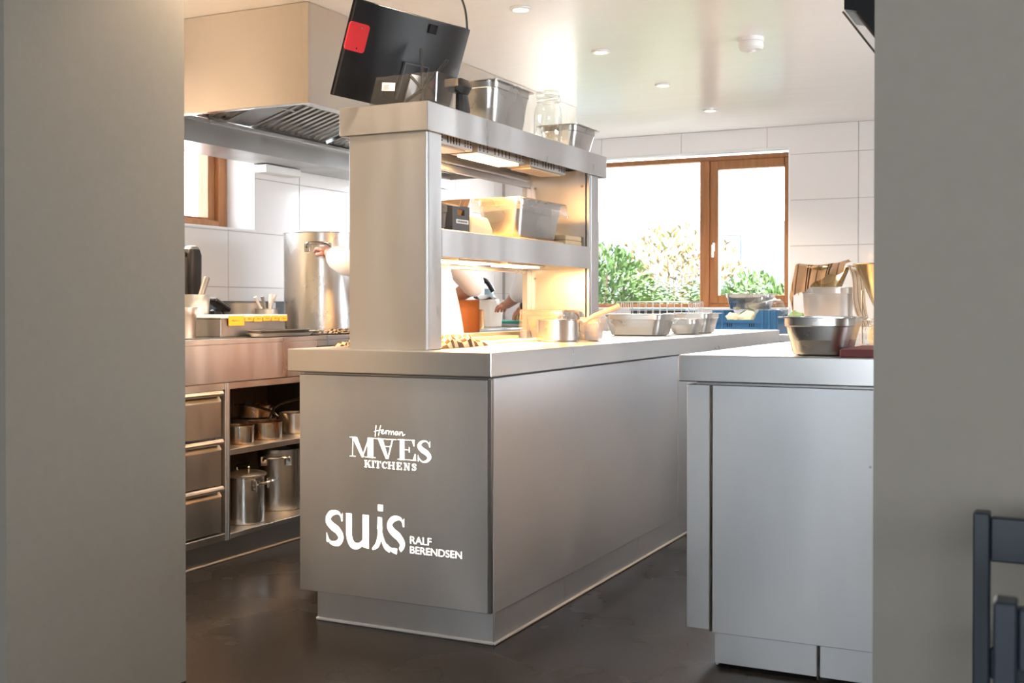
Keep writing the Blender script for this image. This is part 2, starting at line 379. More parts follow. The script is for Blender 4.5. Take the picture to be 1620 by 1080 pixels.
bx('pane', GLASS, W1, BWX0, -.905, fy0 + .03, fy0 + .036, BWZ0 + .04, zt - .035, bev=0)
bb = BM(); box(bb, -.812, -.793, fy0 - .016, fy0 - .004, 1.44, 1.505, .004); h = obj('handle_plate', bb, WHITEP, sash, label='white window handle')
bb = BM(); box(bb, -.81, -.795, fy0 - .04, fy0 - .017, 1.475, 1.49, .003); box(bb, -.812, -.793, fy0 - .046, fy0 - .034, 1.395, 1.49, .005); obj('handle_lever', bb, WHITEP, sash)
# ---- left window
W2 = thing('window_2', (WX - .2, 1.4, LWZ0), kind='structure')
fx1, fx0 = WX - .19, WX - .26
bx('reveal_jamb', WHITEPAINT, W2, fx1, WX - .001, LWY1 - .008, LWY1 - .0005, LWZ0 + .01, LWZ1, bev=0)
bx('window_sill', WHITEPAINT, W2, fx1, WX + .004, LWY0, LWY1 - .0005, LWZ0 - .001, LWZ0 + .009, bev=.001)
for nm, r in (('frame_stile', (LWY1 - .075, LWY1 - .01, LWZ0 + .01, LWZ1)), ('frame_stile', (LWY0, LWY0 + .05, LWZ0 + .01, LWZ1)), ('frame_sill', (LWY0 + .05, LWY1 - .075, LWZ0 + .01, LWZ0 + .06)), ('frame_head', (LWY0 + .05, LWY1 - .075, LWZ1 - .05, LWZ1))):
    bx(nm, WOOD, W2, fx0, fx1, r[0], r[1], r[2], r[3], bev=.004)
bx('sash_stile', WOOD, W2, fx0 - .04, fx1 - .03, LWY1 - .13, LWY1 - .075, LWZ0 + .06, LWZ1 - .05, bev=.004)
bx('sash_rail', WOOD, W2, fx0 - .04, fx1 - .03, LWY0 + .05, LWY1 - .13, LWZ0 + .06, LWZ0 + .075, bev=.003)
bx('pane', GLASS, W2, fx0 - .01, fx0 - .004, LWY0 + .05, LWY1 - .13, LWZ0 + .075, LWZ1 - .05, bev=0)
# unseen windows added for daylight: dining room right wall and kitchen right wall
def side_window(name, x, y0, y1, z0, z1, n):
    W = thing(name, (x, (y0 + y1) / 2, z0), kind='structure')
    for nm, r in (('frame_head', (y0, y1, z1 - .07, z1)), ('frame_sill', (y0, y1, z0, z0 + .07)), ('frame_stile', (y0, y0 + .07, z0 + .07, z1 - .07)), ('frame_stile', (y1 - .07, y1, z0 + .07, z1 - .07))):
        bx(nm, WOOD, W, x - .04, x + .04, *r)
    for k in range(1, n):
        yc = y0 + (y1 - y0) * k / n; bx('mullion', WOOD, W, x - .035, x + .035, yc - .03, yc + .03, z0 + .07, z1 - .07)
    bx('pane', GLASS, W, x - .003, x + .003, y0 + .07, y1 - .07, z0 + .07, z1 - .07, bev=0)
side_window('window_3', 4.4, -5.9, -4.5, .9, 2.1, 2)
W5 = thing('window_5', (.65, -6.7, .9), kind='structure'); frame(W5, 0.4, 3.3, .9, 2.0, -6.74, -6.66, .06); bx('pane', GLASS, W5, 0.46, 3.24, -6.703, -6.697, .96, 1.94, bev=0)
side_window('window_4', 3.33, .8, 3.1, 1.3, 2.2, 2)

# ================================================================== ISLAND
top_z = .9; lip = .0745; IW = .7565; IL = 3.735
b = BM(); box(b, -IW, 0, 0, IL, top_z - lip, top_z, bev=.003, seg=2)
isl_top = rebase(obj('island_worktop', b, STEELTOP, label='long brushed steel worktop of the centre island under the pass shelves', cat='worktop'), (-IW / 2, IL / 2, top_z - lip))
isl = thing('island_cabinet', (-IW / 2, 1.8, 0), 'brushed steel island cabinet with lit white lettering on its end panel', 'cabinet')
bx('carcass', STEELDK, isl, -.715, -.03, .035, 3.70, .1, top_z - lip - .004, bev=0)
fp = bx('front_panel', STEELV, isl, -.722, -.022, .018, .034, .104, top_z - lip - .009, bev=.002)
bx('corner_strip', STEELDK, isl, -.0215, -.012, .022, .034, .104, top_z - lip - .009, bev=.001)
for y0, y1 in ((.036, 1.832), (1.838, 3.70)): bx('side_panel', SATIN, isl, -.0295, -.010, y0, y1, .101, top_z - lip - .005, bev=.0015)
bx('side_panel', STEELV, isl, -.735, -.716, .036, 3.70, .101, top_z - lip - .005, bev=.0015)
bx('plinth_panel', STEELV, isl, -.68, -.024, .058, .066, .004, .1, bev=.001)
for y0, y1 in ((.067, .60), (.602, 1.35), (1.352, 2.4), (2.402, 3.66)): bx('plinth_panel', SATIN, isl, -.030, -.0225, y0, y1, .004, .097, bev=.001)
bx('plinth_panel', STEELV, isl, -.68, -.672, .067, 3.66, .004, .1, bev=.001)
for r in ((-.682, -.020, .050, .058, 0, .010), (-.0225, -.012, .052, 3.66, 0, .009)): bx('sealant_bead', SEAL, isl, *r, bev=.003)

# ---- lettering on the front panel (backlit cut letters, 1 mm proud)
LY = .0172
def ribbon(bm, pts, ws, n=8, smooth=True):
    """flat stroke in the xz plane with varying width"""
    P = spline([(p[0], p[1], 0) for p in pts], n) if smooth else [Vector((p[0], p[1], 0)) for p in pts]
    m = len(P); L = []
    for i, p in enumerate(P):
        t = (P[min(i + 1, m - 1)] - P[max(i - 1, 0)]); t = t.normalized() if t.length else Vector((1, 0, 0)); nn = Vector((-t.y, t.x, 0))
        s = i / (m - 1) * (len(ws) - 1); k = min(int(s), len(ws) - 2) if len(ws) > 1 else 0
        wd = ws[0] if len(ws) == 1 else ws[k] * (1 - (s - k)) + ws[k + 1] * (s - k)
        L.append((p + nn * wd / 2, p - nn * wd / 2))
    V = [(bm.verts.new((a.x, 0, a.y)), bm.verts.new((c.x, 0, c.y))) for a, c in L]
    for (a, c), (d, e) in zip(V, V[1:]): bm.faces.new((a, c, e, d))
def quad(bm, *p): bm.faces.new([bm.verts.new((q[0], 0, q[1])) for q in p])
def put(name, bm, x0, x1, z0, z1, y=LY, wu=1.0, hu=1.0, parent=None, m=LETTER, thick=.0012):
    """map unit box (0..wu,0..hu) to the panel rectangle"""
    for v in bm.verts: v.co = (x0 + v.co.x / wu * (x1 - x0), y, z0 + v.co.z / hu * (z1 - z0))
    r = bmesh.ops.extrude_face_region(bm, geom=list(bm.faces)); vs = [g for g in r['geom'] if isinstance(g, bmesh.types.BMVert)]
    bmesh.ops.translate(bm, vec=(0, thick, 0), verts=vs)
    return obj(name, bm, m, parent or fp)
def L_M(bm):
    quad(bm, (.10, 0), (.13, 0), (.15, 1), (.12, 1)); quad(bm, (0, 0), (.24, 0), (.24, .03), (0, .03)); quad(bm, (0, .97), (.2, .97), (.2, 1), (0, 1))
    quad(bm, (.10, 1), (.30, 1), (.60, .0), (.50, .0)); quad(bm, (.50, 0), (.54, 0), (.82, 1), (.78, 1)); quad(bm, (.74, 0), (.96, 0), (.96, 1), (.74, 1)); quad(bm, (.64, 0), (1.06, 0), (1.06, .03), (.64, .03)); quad(bm, (.76, .97), (1.06, .97), (1.06, 1), (.76, 1))
def L_V(bm):
    quad(bm, (.10, 1), (.34, 1), (.62, 0), (.50, 0)); quad(bm, (.80, 1), (.85, 1), (.62, 0), (.57, 0)); quad(bm, (.30, .60), (.76, .60), (.75, .635), (.29, .635)); quad(bm, (0, .97), (1, .97), (1, 1), (0, 1))
def L_E(bm):
    quad(bm, (.12, 0), (.36, 0), (.36, 1), (.12, 1)); quad(bm, (0, .97), (.88, .97), (.88, 1), (0, 1)); quad(bm, (0, 0), (.95, 0), (.95, .03), (0, .03))
    quad(bm, (.36, .49), (.62, .49), (.62, .52), (.36, .52)); quad(bm, (.60, .38), (.635, .38), (.635, .64), (.60, .64)); quad(bm, (.84, .70), (.88, .70), (.88, 1), (.76, 1)); quad(bm, (.90, .32), (.95, .32), (.95, 0), (.80, 0))
def L_S(bm):
    ribbon(bm, [(.80, .84), (.58, .985), (.30, .93), (.17, .74), (.34, .57), (.62, .43), (.80, .24), (.62, .04), (.34, .01), (.12, .18)], [.03, .05, .12, .24, .25, .25, .22, .11, .05, .03])
    quad(bm, (.80, .70), (.84, .70), (.84, 1.0), (.77, .86)); quad(bm, (.08, .0), (.12, .0), (.15, .16), (.08, .32))
for fn, x0, x1, z0, z1 in ((L_M, -.523, -.430, .556, .619), (L_V, -.424, -.347, .556, .619), (L_E, -.342, -.272, .556, .620), (L_S, -.272, -.214, .554, .620)):
    bm = BM(); fn(bm); put('letter', bm, x0, x1, z0, z1)
bm = BM()   # KITCHENS, slab serif
def serif(bm, x, z, wd, t=.07): quad(bm, (x - wd / 2, z), (x + wd / 2, z), (x + wd / 2, z + t), (x - wd / 2, z + t))
def stem(bm, x, wd=.2): quad(bm, (x - wd / 2, 0), (x + wd / 2, 0), (x + wd / 2, 1), (x - wd / 2, 1)); serif(bm, x, 0, wd * 2); serif(bm, x, .93, wd * 2)
X = 0.2
stem(bm, X); quad(bm, (X + .1, .42), (X + .2, .42), (X + .62, 1), (X + .48, 1)); quad(bm, (X + .2, .55), (X + .34, .66), (X + .72, 0), (X + .48, 0)); serif(bm, X + .6, 0, .35); serif(bm, X + .55, .93, .3)
X = 1.25; stem(bm, X)
X = 1.95; quad(bm, (X - .1, 0), (X + .1, 0), (X + .1, 1), (X - .1, 1)); serif(bm, X, 0, .4); quad(bm, (X - .4, .92), (X + .4, .92), (X + .4, 1), (X - .4, 1)); quad(bm, (X - .4, .7), (X - .34, .7), (X - .3, 1), (X - .4, 1)); quad(bm, (X + .34, .7), (X + .4, .7), (X + .4, 1), (X + .3, 1))
X = 2.55; ribbon(bm, [(X + .62, .78), (X + .42, .97), (X + .16, .82), (X + .08, .5), (X + .16, .18), (X + .42, .03), (X + .66, .22)], [.05, .08, .18, .22, .18, .08, .05]); quad(bm, (X + .6, .66), (X + .66, .66), (X + .66, .98), (X + .58, .84))
X = 3.55; stem(bm, X); stem(bm, X + .6); quad(bm, (X, .46), (X + .6, .46), (X + .6, .54), (X, .54))
X = 4.75; stem(bm, X); quad(bm, (X, .93), (X + .5, .93), (X + .5, 1), (X, 1)); quad(bm, (X, 0), (X + .55, 0), (X + .55, .07), (X, .07)); quad(bm, (X, .47), (X + .3, .47), (X + .3, .53), (X, .53)); quad(bm, (X + .44, .7), (X + .5, .7), (X + .5, 1), (X + .4, 1)); quad(bm, (X + .48, .3), (X + .55, .3), (X + .55, 0), (X + .43, 0)); quad(bm, (X + .27, .38), (X + .33, .38), (X + .33, .62), (X + .27, .62))
X = 5.75; quad(bm, (X - .03, 0), (X + .03, 0), (X + .03, 1), (X - .03, 1)); serif(bm, X, 0, .32); serif(bm, X - .05, .93, .25); quad(bm, (X - .05, 1), (X + .16, 1), (X + .62, 0), (X + .46, 0)); quad(bm, (X + .55, 0), (X + .61, 0), (X + .61, 1), (X + .55, 1)); serif(bm, X + .58, .93, .32)
X = 6.75; ribbon(bm, [(X + .5, .8), (X + .3, .97), (X + .08, .8), (X + .24, .56), (X + .48, .32), (X + .3, .04), (X + .05, .2)], [.05, .08, .19, .22, .19, .08, .05]); quad(bm, (X + .46, .66), (X + .53, .66), (X + .53, 1), (X + .45, .84)); quad(bm, (X, 0), (X + .07, 0), (X + .1, .2), (X, .34))
put('word', bm, -.467, -.274, .5245, .5465, wu=7.3)
bm = BM()   # Herman, handwritten
T = [.05]
for pts in ([(.18, .98), (.15, .6), (.10, 0)], [(.62, 1.0), (.50, .55), (.42, .12)], [(0, .42), (.3, .52), (.75, .6)],
            [(.66, .36), (.86, .50), (.82, .64), (.70, .50), (.76, .28), (.98, .36), (1.12, .58)], [(1.10, .58), (1.10, .26)], [(1.10, .40), (1.22, .56), (1.36, .56)],
            [(1.36, .56), (1.36, .24)], [(1.36, .36), (1.5, .56), (1.58, .48), (1.58, .24)], [(1.58, .36), (1.72, .56), (1.80, .46), (1.82, .24)],
            [(2.18, .52), (2.02, .54), (1.94, .34), (2.06, .24), (2.18, .46), (2.2, .24)], [(2.36, .54), (2.36, .22)], [(2.36, .36), (2.52, .54), (2.6, .44), (2.64, .22), (2.82, .34)]):
    ribbon(bm, pts, T, 6)
put('word', bm, -.430, -.315, .6245, .661, wu=2.82)
# suis
bm = BM(); ribbon(bm, [(.86, .84), (.66, .98), (.30, .93), (.14, .72), (.34, .55), (.64, .42), (.82, .22), (.66, .03), (.30, .02), (.10, .18)], [.03, .10, .2, .25, .25, .25, .25, .2, .10, .03]); quad(bm, (.84, .72), (.90, .72), (.90, .98), (.80, .86)); quad(bm, (.06, .06), (.12, .02), (.18, .14), (.06, .32))
put('letter', bm, -.619, -.544, .268, .372)
bm = BM(); ribbon(bm, [(.12, 1), (.12, .6), (.13, .3), (.26, .07), (.5, .03), (.72, .16), (.80, .36)], [.24, .24, .24, .23, .18, .12, .06]); quad(bm, (.72, 0.02), (.98, -.02), (.98, 1), (.72, 1))
put('letter', bm, -.537, -.449, .265, .371)
bm = BM(); quad(bm, (.35, .62), (.66, .62), (.62, .98), (.38, .98)); ribbon(bm, [(.52, .75), (.50, .42), (.34, .14), (.05, .0)], [.26, .26, .2, .05]); ribbon(bm, [(.52, .75), (.62, .42), (.82, .14), (1.12, .02)], [.1, .14, .18, .16])
put('letter', bm, -.440, -.378, .264, .370)
bm = BM(); quad(bm, (0, 0), (1, 0), (1, 1), (0, 1)); put('letter_dot', bm, -.4155, -.397, .388, .408)
bm = BM(); ribbon(bm, [(.9, .86), (.7, .99), (.34, .94), (.16, .74), (.36, .56), (.66, .42), (.86, .22), (.72, .03)], [.03, .10, .2, .25, .25, .25, .24, .14]); quad(bm, (.88, .74), (.94, .74), (.94, 1.0), (.84, .88)); ribbon(bm, [(.0, .16), (.2, .04), (.42, .0), (.56, -.01)], [.06, .1, .16, .18])
put('letter', bm, -.384, -.314, .266, .371)
def put_text(s, x0, x1, z0, z1, rise, name='word', parent=None, m=LETTER, y=LY, thick=.0012):
    bm = textbm(s, 0, 1, 0, 1)
    for v in bm.verts: v.co.z += v.co.x * rise
    return put(name, bm, x0, x1, z0, z1, y=y, parent=parent, m=m, thick=thick)
put_text('RALF', -.296, -.219, .2945, .3175, .0)
put_text('BERENDSEN', -.296, -.111, .2635, .286, .0)

# ================================================================== PASS GANTRY
G = thing('pass_gantry', (-.43, .84, top_z), 'steel pass shelf unit with two decks and glowing heat lamps on the island', 'shelf')
GX0, GX1, GY0, GY1, GZ0, GZ1 = -.599, -.2616, .07, 1.609, 1.597, 1.691
b = BM(); openbox(b, GX0, GX1, GY0, GY1, GZ0, GZ1, .006)
obj('top_deck', b, STEEL, G)
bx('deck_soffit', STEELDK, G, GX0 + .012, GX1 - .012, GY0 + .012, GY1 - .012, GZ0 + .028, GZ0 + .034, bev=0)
CX0, CX1 = -.571, -.275
bx('column_front', STEEL, G, CX0, CX1 - .004, .088, .10, top_z, GZ0 + .02, bev=.001)
bx('column_side', STEEL, G, CX1 - .012, CX1, .1005, .182, top_z, GZ0 + .02, bev=.002)
bx('column_side', STEEL, G, CX0, CX0 + .012, .1005, .182, top_z, GZ0 + .02, bev=.002)
bx('column_liner', STEEL, G, CX0 + .012, CX1 - .012, .168, .180, top_z, GZ0 + .02, bev=.001)
bx('column_liner', STEEL, G, CX0 + .012, CX1 - .02, 1.447, 1.455, top_z, GZ0 + .02, bev=.001)
bx('column_side', STEEL, G, CX1 - .012, CX1, 1.468, 1.549, top_z, GZ0 + .02, bev=.002)
bx('column_side', STEEL, G, CX1 - .014, CX1 - .002, 1.446, 1.466, top_z, GZ0 + .02, bev=.001)
bx('column_side', STEEL, G, CX0, CX0 + .012, 1.447, 1.549, top_z, GZ0 + .02, bev=.002)
bx('column_front', STEEL, G, CX0, CX1 - .004, 1.538, 1.549, top_z, GZ0 + .02, bev=.001)
for z in (1.55, 1.33, 1.16, .98):
    for x in (-.53, -.31):
        b = BM(); tube(b, [(x, 1.447, z), (x, 1.4435, z)], .006, 8); obj('rivet', b, STEELDK, G)
# middle deck: hollow shelf with lips
MZ0, MZ1 = 1.2005, 1.2925
b = BM(); openbox(b, CX0, CX1, .183, 1.4455, MZ0, MZ1, .006)
obj('middle_deck', b, STEEL, G)
bx('deck_soffit', STEEL, G, CX0 + .012, CX1 - .012, .183, 1.4455, MZ0 + .03, MZ0 + .036, bev=0)
# rear rails seen through the opening
for z0, z1 in ((GZ0 - .045, GZ0 - .02), (GZ0 - .012, GZ0 + .004), (MZ0 - .018, MZ0 - .004)): bx('rear_rail', STEEL, G, CX0 - .004, CX0 + .02, .183, 1.4455, z0, z1, bev=.002)
bx('rear_post', STEEL, G, CX0 - .002, CX0 + .022, 1.405, 1.4465, top_z, GZ0 - .046, bev=.002)
bx('rear_upstand', STEEL, G, CX0 - .004, CX0 + .008, .183, 1.4455, top_z, top_z + .035, bev=.002)
def heat_lamp(y0, y1, x0, x1, ztop, h, lit, watts):
    z0 = ztop - h
    b = BM(); box(b, x0, x1, y0, y1, z0 + .006, ztop, bev=.0015); L = obj('heat_lamp', b, STEEL, G)
    bx('lamp_glass', LAMPGLOW if lit else LAMPOFF, L, x0 + .012, x1 - .012, y0 + .03, y1 - .03, z0, z0 + .0055, bev=0)
    n = 13
    for k in range(n):
        y = y0 + .014 + (y1 - y0 - .028) * k / (n - 1)
        if k in (3, 9): continue
        rows = ((z0 + .014, z0 + .021), (z0 + .024, z0 + .031), (z0 + .034, min(z0 + .041, ztop - .002))) if k < 3 or k > 9 else ((z0 + .014, min(z0 + .041, ztop - .002)),)
        for a, c in rows: bx('vent_slot', BLACKP, L, x1 - .002, x1 + .0006, y - .0032, y + .0032, a, c, bev=0)
    if lit:
        l = area('heat_lamp_light', ((x0 + x1) / 2, (y0 + y1) / 2, z0 - .004), (0, 0, 0), x1 - x0 - .03, y1 - y0 - .07, watts, (1, .46, .14)); l.parent = G; l.location = Vector(l.location) - ORG[G.name]
for y0, y1, lit in ((.19, .46, False), (.50, .88, True), (.93, 1.27, False)):
    heat_lamp(y0, y1, -.42, -.31, GZ0 + .026, .05, lit, 9)
for y0, y1 in ((.2, .42), (.47, .80), (.86, 1.2)):
    heat_lamp(y0, y1, -.47, -.37, MZ0 + .028, .034, True, 7)

# ================================================================== RIGHT UNIT
RX0, RY0 = .549, .119
b = BM(); box(b, RX0, 2.2, RY0, 3.2, top_z - .077, top_z, bev=.003, seg=2)
rebase(obj('side_worktop', b, STEELTOP, label='brushed steel worktop of the cabinet beside the grey wall', cat='worktop'), (1.35, 1.6, top_z - .077))
R = thing('side_cabinet', (1.35, 1.6, 0), 'brushed steel cabinet below the right-hand worktop beside the grey wall', 'cabinet')
bx('carcass', STEELDK, R, .59, 2.15, .16, 3.15, .108, top_z - .08, bev=0)
bx('end_strip', STEELV, R, .567, .635, .139, .158, .108, top_z - .086, bev=.0015)
bx('edge_profile', POLISHED, R, .6355, .6415, .136, .157, .104, top_z - .086, bev=.0015)
bx('front_panel', STEELV, R, .643, 1.75, .138, .157, .102, top_z - .086, bev=.0015)
bx('front_panel', STEELV, R, 1.754, 2.15, .138, .157, .102, top_z - .086, bev=.0015)
bx('side_panel', SATIN, R, .567, .585, .160, 3.15, .108, top_z - .086, bev=.0015)
bx('plinth_panel', STEELV, R, .648, .938, .15, .158, .012, .10, bev=.001)
bx('plinth_profile', POLISHED, R, .9385, .944, .147, .158, .004, .10, bev=.001)
bx('plinth_panel', STEELV, R, .947, 2.1, .15, .158, .012, .10, bev=.001)
bx('plinth_panel', STEELV, R, .648, .656, .16, 3.1, .004, .10, bev=.001)
bx('plinth_foot', STEELDK, R, .66, 2.1, .2, 3.1, 0, .1, bev=0)
b = BM(); tube(b, [(1.082, .1375, .605), (1.082, .1365, .605)], .004, 8); obj('screw', b, STEELDK, R)

# ================================================================== COOKING RANGE (left)
RF = -1.48; RT = .907; FB = .735
b = BM(); box(b, WX + .03, RF, -.55, 4.40, RT - .02, RT, bev=.003); box(b, RF - .02, RF, -.55, 1.16, FB, RT - .0205, bev=.002); box(b, RF - .02, RF, 2.1, 4.40, FB, RT - .0205, bev=.002)
box(b, RF - .02, RF, 1.16, 2.1, RT - .046, RT - .0205, bev=.001); box(b, RF - .02, RF, 1.16, 2.1, FB, RT - .13, bev=.002)
rng = rebase(obj('range_worktop', b, STEEL, label='deep steel cooking range top with tall smooth fascia along the tiled wall', cat='worktop'), (-2.0, 2, FB))
bx('control_recess', DKGREY, rng, RF - .05, RF - .021, 1.165, 2.095, RT - .13, RT - .046, bev=0)
for k in range(6):
    b = BM(); y = 1.24 + k * .14; tube(b, [(RF - .0205, y, RT - .088), (RF + .006, y, RT - .088)], [.016, .014], 12); obj('control_knob', b, BLACKP, rng)
bx('rear_upstand', DKGREY, rng, WX + .001, WX + .029, -.55, 4.40, RT - .02, 1.068, bev=.002)
bx('hob_plate', DKGREY, rng, -2.38, -1.56, .2, 2.3, RT, RT + .004, bev=.001)
D = thing('drawer_unit', (-1.9, .0, .1), 'steel under-range cabinet with stacked deep drawers', 'cabinet')
bx('carcass', STEELDK, D, -2.45, RF - .06, -.5, .548, .098, FB - .002, bev=0)
bx('top_rail', STEEL, D, RF - .06, RF - .005, -.5, .548, FB - .03, FB - .002, bev=.002)
bx('bottom_rail', STEELDK, D, RF - .06, RF - .005, -.5, .548, .098, .128, bev=.002)
bx('post', STEEL, D, RF - .06, RF - .002, .549, .562, .098, FB - .002, bev=.002)
for z1 in (.697, .503, .315):
    z0 = z1 - .180
    for ya, yb in ((-.47, .02), (.04, .537)):
        b = BM(); box(b, RF - .055, RF - .012, ya, yb, z0, z1 - .036, bev=.004)
        loft(b, [[(RF - .05, y, z1 - .034), (RF - .012, y, z1 - .037), (RF - .03, y, z1 - .012), (RF - .05, y, z1 - .012)] for y in (ya, yb)], True, True)
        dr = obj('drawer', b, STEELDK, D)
        b = BM(); tube(b, [(RF - .008, ya, z1 - .005), (RF - .008, yb - .004, z1 - .005)], .0115, 10); obj('drawer_pull', b, STEEL, dr, smooth=SM)
S = thing('open_shelf_unit', (-1.9, 1.1, .1), 'open steel under-range shelf unit holding pots and saucepans', 'shelf')
bx('post', STEEL, S, RF - .06, RF - .002, .5635, .5765, .098, FB - .002, bev=.002)
bx('post', STEEL, S, RF - .06, RF - .002, 1.62, 1.64, .098, FB - .002, bev=.002)
bx('side_panel', SHELFSHADE, S, -2.42, RF - .0605, .564, .574, .13, FB - .002, bev=0)
bx('side_panel', SHELFSHADE, S, -2.42, RF - .0605, 1.625, 1.635, .13, FB - .002, bev=0)
bx('back_panel', SHELFSHADE, S, -2.13, -2.12, .575, 1.1, .13, FB - .002, bev=0)
bx('back_panel', SHELFSHADE, S, -2.13, -2.12, 1.103, 1.624, .13, FB - .002, bev=0)
bx('top_rail', STEEL, S, RF - .04, RF - .008, .577, 1.62, FB - .03, FB - .002, bev=.002)
bx('shelf', STEELDK, S, -2.115, RF - .004, .577, 1.62, .438, .462, bev=.002)
bx('bottom_shelf', STEELDK, S, -2.115, RF - .004, .577, 1.62, .1, .122, bev=.002)
K = thing('range_plinth', (-1.9, 1.5, 0), 'dark plinth under the cooking range with pale floor seal', 'plinth')
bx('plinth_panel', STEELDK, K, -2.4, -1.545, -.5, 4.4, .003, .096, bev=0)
bx('sealant_bead', SEAL, K, -1.545, -1.533, -.5, 4.4, 0, .008, bev=.003)
FC = thing('far_cabinet', (-1.9, 3.1, .1), 'closed steel cabinets under the far end of the range', 'cabinet')
bx('carcass', STEELDK, FC, -2.45, RF - .03, 1.645, 4.40, .098, FB - .002, bev=0)
for k in range(4): bx('door', STEELV, FC, RF - .029, RF - .006, 1.65 + k * .688, 1.65 + k * .688 + .682, .105, FB - .006, bev=.002)

# ================================================================== HOOD
HX, HY0, HY1, HZ0, HZ1 = -1.293, .85, 3.69, 1.890, 2.3085
H = thing('extractor_hood', (-1.9, 2.2, HZ0), 'large steel extractor hood with baffle filters hung above the range', 'extractor hood')
bx('end_panel', STEELHOOD, H, WX + .004, HX - .032, HY0, HY0 + .012, HZ0, HZ1, bev=.001)
bx('corner_trim', STEELHOOD, H, HX - .0315, HX, HY0 - .002, HY0 + .014, HZ0 - .002, HZ1, bev=.001)
bx('side_panel', STEELHOOD, H, HX - .012, HX, HY0 + .0145, HY1 - .12, HZ0, HZ1, bev=.001)
bx('side_panel', STEELHOOD, H, HX - .012, HX, HY1 - .118, HY1, HZ0, HZ1, bev=.001)
bx('end_panel', STEELHOOD, H, WX + .004, HX - .013, HY1 - .012, HY1, HZ0, HZ1, bev=.001)
bx('bottom_lip', POLISHED, H, WX + .3, HX - .012, HY0 + .012, HY0 + .04, HZ0, HZ0 + .004, bev=0)
bx('bottom_lip', STEEL, H, HX - .06, HX - .012, HY0 + .04, HY1 - .012, HZ0, HZ0 + .004, bev=0)
bx('plenum', STEELDK, H, WX + .004, -2.205, HY0 + .013, HY1 - .013, 1.826, 1.93, bev=.002)
bx('gutter', STEEL, H, -2.204, -2.18, HY0 + .013, HY1 - .013, 1.926, 1.944, bev=.002)
# sloping filter bank: low edge x=-2.2 z=1.945, high edge x=-1.36 z=2.2
P0 = Vector((-2.19, 0, 1.948)); P1 = Vector((-1.34, 0, 2.205)); SL = (P1 - P0); slen = SL.length; sd = SL.normalized(); sn = Vector((sd.z, 0, -sd.x))   # sn points down to the room
def sbox(bm, s0, s1, y0, y1, n0, n1):
    c = [P0 + sd * s + sn * n for s in (s0, s1) for n in (n0, n1)]
    loft(bm, [[Vector((c[k].x, y, c[k].z)) for k in (0, 1, 3, 2)] for y in (y0, y1)], True, True)
b = BM(); sbox(b, 0, slen, HY0 + .014, HY1 - .014, -.05, -.04); obj('filter_backing', b, DKGREY, H)
yy = .98; fw_ = .60
for y0, y1 in ((.88, 1.40), (1.58, 2.19), (2.24, 2.85), (2.90, 3.5)):
    b = BM(); sbox(b, .0, slen, y0, y0 + .02, -.036, 0); sbox(b, .0, slen, y1 - .02, y1, -.036, 0); sbox(b, 0, .02, y0 + .02, y1 - .02, -.036, 0); sbox(b, slen - .02, slen, y0 + .02, y1 - .02, -.036, 0)
    fl = obj('grease_filter', b, STEELDK, H)
    n = round((y1 - y0 - .05) / .05)
    for k in range(n):
        yc = y0 + .045 + k * (y1 - y0 - .09) / (n - 1)
        b = BM(); L = []
        for s in (.025, slen - .025):
            L.append([Vector((P0 + sd * s + sn * nn).to_tuple()) + Vector((0, yc + dy, 0)) for dy, nn in ((-.016, -.02), (-.012, .0), (0, .006), (.012, .0), (.016, -.02))])
        loft(b, L, True, True); obj('baffle', b, POLISHED, fl)
bx('blank_panel', STEELDK, H, -1.9, -1.88, 1.42, 1.56, 2.0, 2.002, bev=0)
b = BM(); sbox(b, 0, slen, 1.405, 1.575, -.02, -.005); obj('blank_plate', b, STEELDK, H)
# wall sensor under the hood
b = BM(); box(b, WX + .001, WX + .09, 1.99, 2.30, 1.778, 1.822, bev=.004); rebase(obj('wall_socket_box', b, WHITEP, label='small white box fixed to tiles right under the hood', cat='wall box'), (WX, 2.1, 1.8))

# ================================================================== CEILING FITTINGS
def downlight(x, y, label, watts=44, blend=.6, col=(1, .83, .64)):
    t = thing('downlight', (x, y, CEILZ), label, 'lamp', 'kitchen ceiling downlights')
    b = BM(); lathe(b, [(.031, -.001), (.046, -.001), (.048, -.006), (.046, -.010), (.034, -.012), (.031, -.006)], 24, cap0=False, cap1=False); obj('bezel', b, WHITEP, t, world=False, smooth=SM)
    b = BM(); lathe(b, [(.0305, -.002), (.030, -.008)], 20); obj('lens', b, DOWNGLOW, t, world=False)
    l = bpy.data.lights.new('downlight_beam', 'SPOT'); l.energy = watts; l.color = col; l.spot_size = math.radians(125); l.spot_blend = blend; l.shadow_soft_size = .03
    o = bpy.data.objects.new('downlight_beam', l); COL.objects.link(o); o.parent = t; o.location = (0, 0, -.016)
    return t
for k, (y, lab) in enumerate(((1.336, 'ceiling downlight nearest the extractor hood corner, large starry glow'), (2.252, 'second ceiling downlight of the row, right of the glass jar'), (3.207, 'third ceiling downlight of the row, towards the window'), (4.148, 'last small ceiling downlight, closest above the window'))):
    downlight(-.547, y, lab)
downlight(-2.2, .05, 'ceiling downlight in front of the hood behind the left wall', 165, col=(1, .75, .48))
downlight(-.547, .395, 'ceiling downlight straight above the monitor, out of view', 58, col=(1, .77, .52))
downlight(-.547, -.46, 'ceiling downlight in the opening before the island, out of view', 46, col=(1, .75, .5))
b = BM(); lathe(b, [(.060, 0), (.060, -.018), (.054, -.022), (.058, -.026), (.058, -.048), (.050, -.057), (.022, -.060), (.018, -.064)], 28)
t = thing('smoke_detector', (.191, 2.315, CEILZ), 'round cream smoke detector on the ceiling', 'smoke detector'); obj('housing', b, WHITEP, t, world=False, smooth=SM)
b = BM(); lathe(b, [(.016, -.0642), (.014, -.0685)], 16); obj('sensor_cap', b, WHITEP, t, world=False)
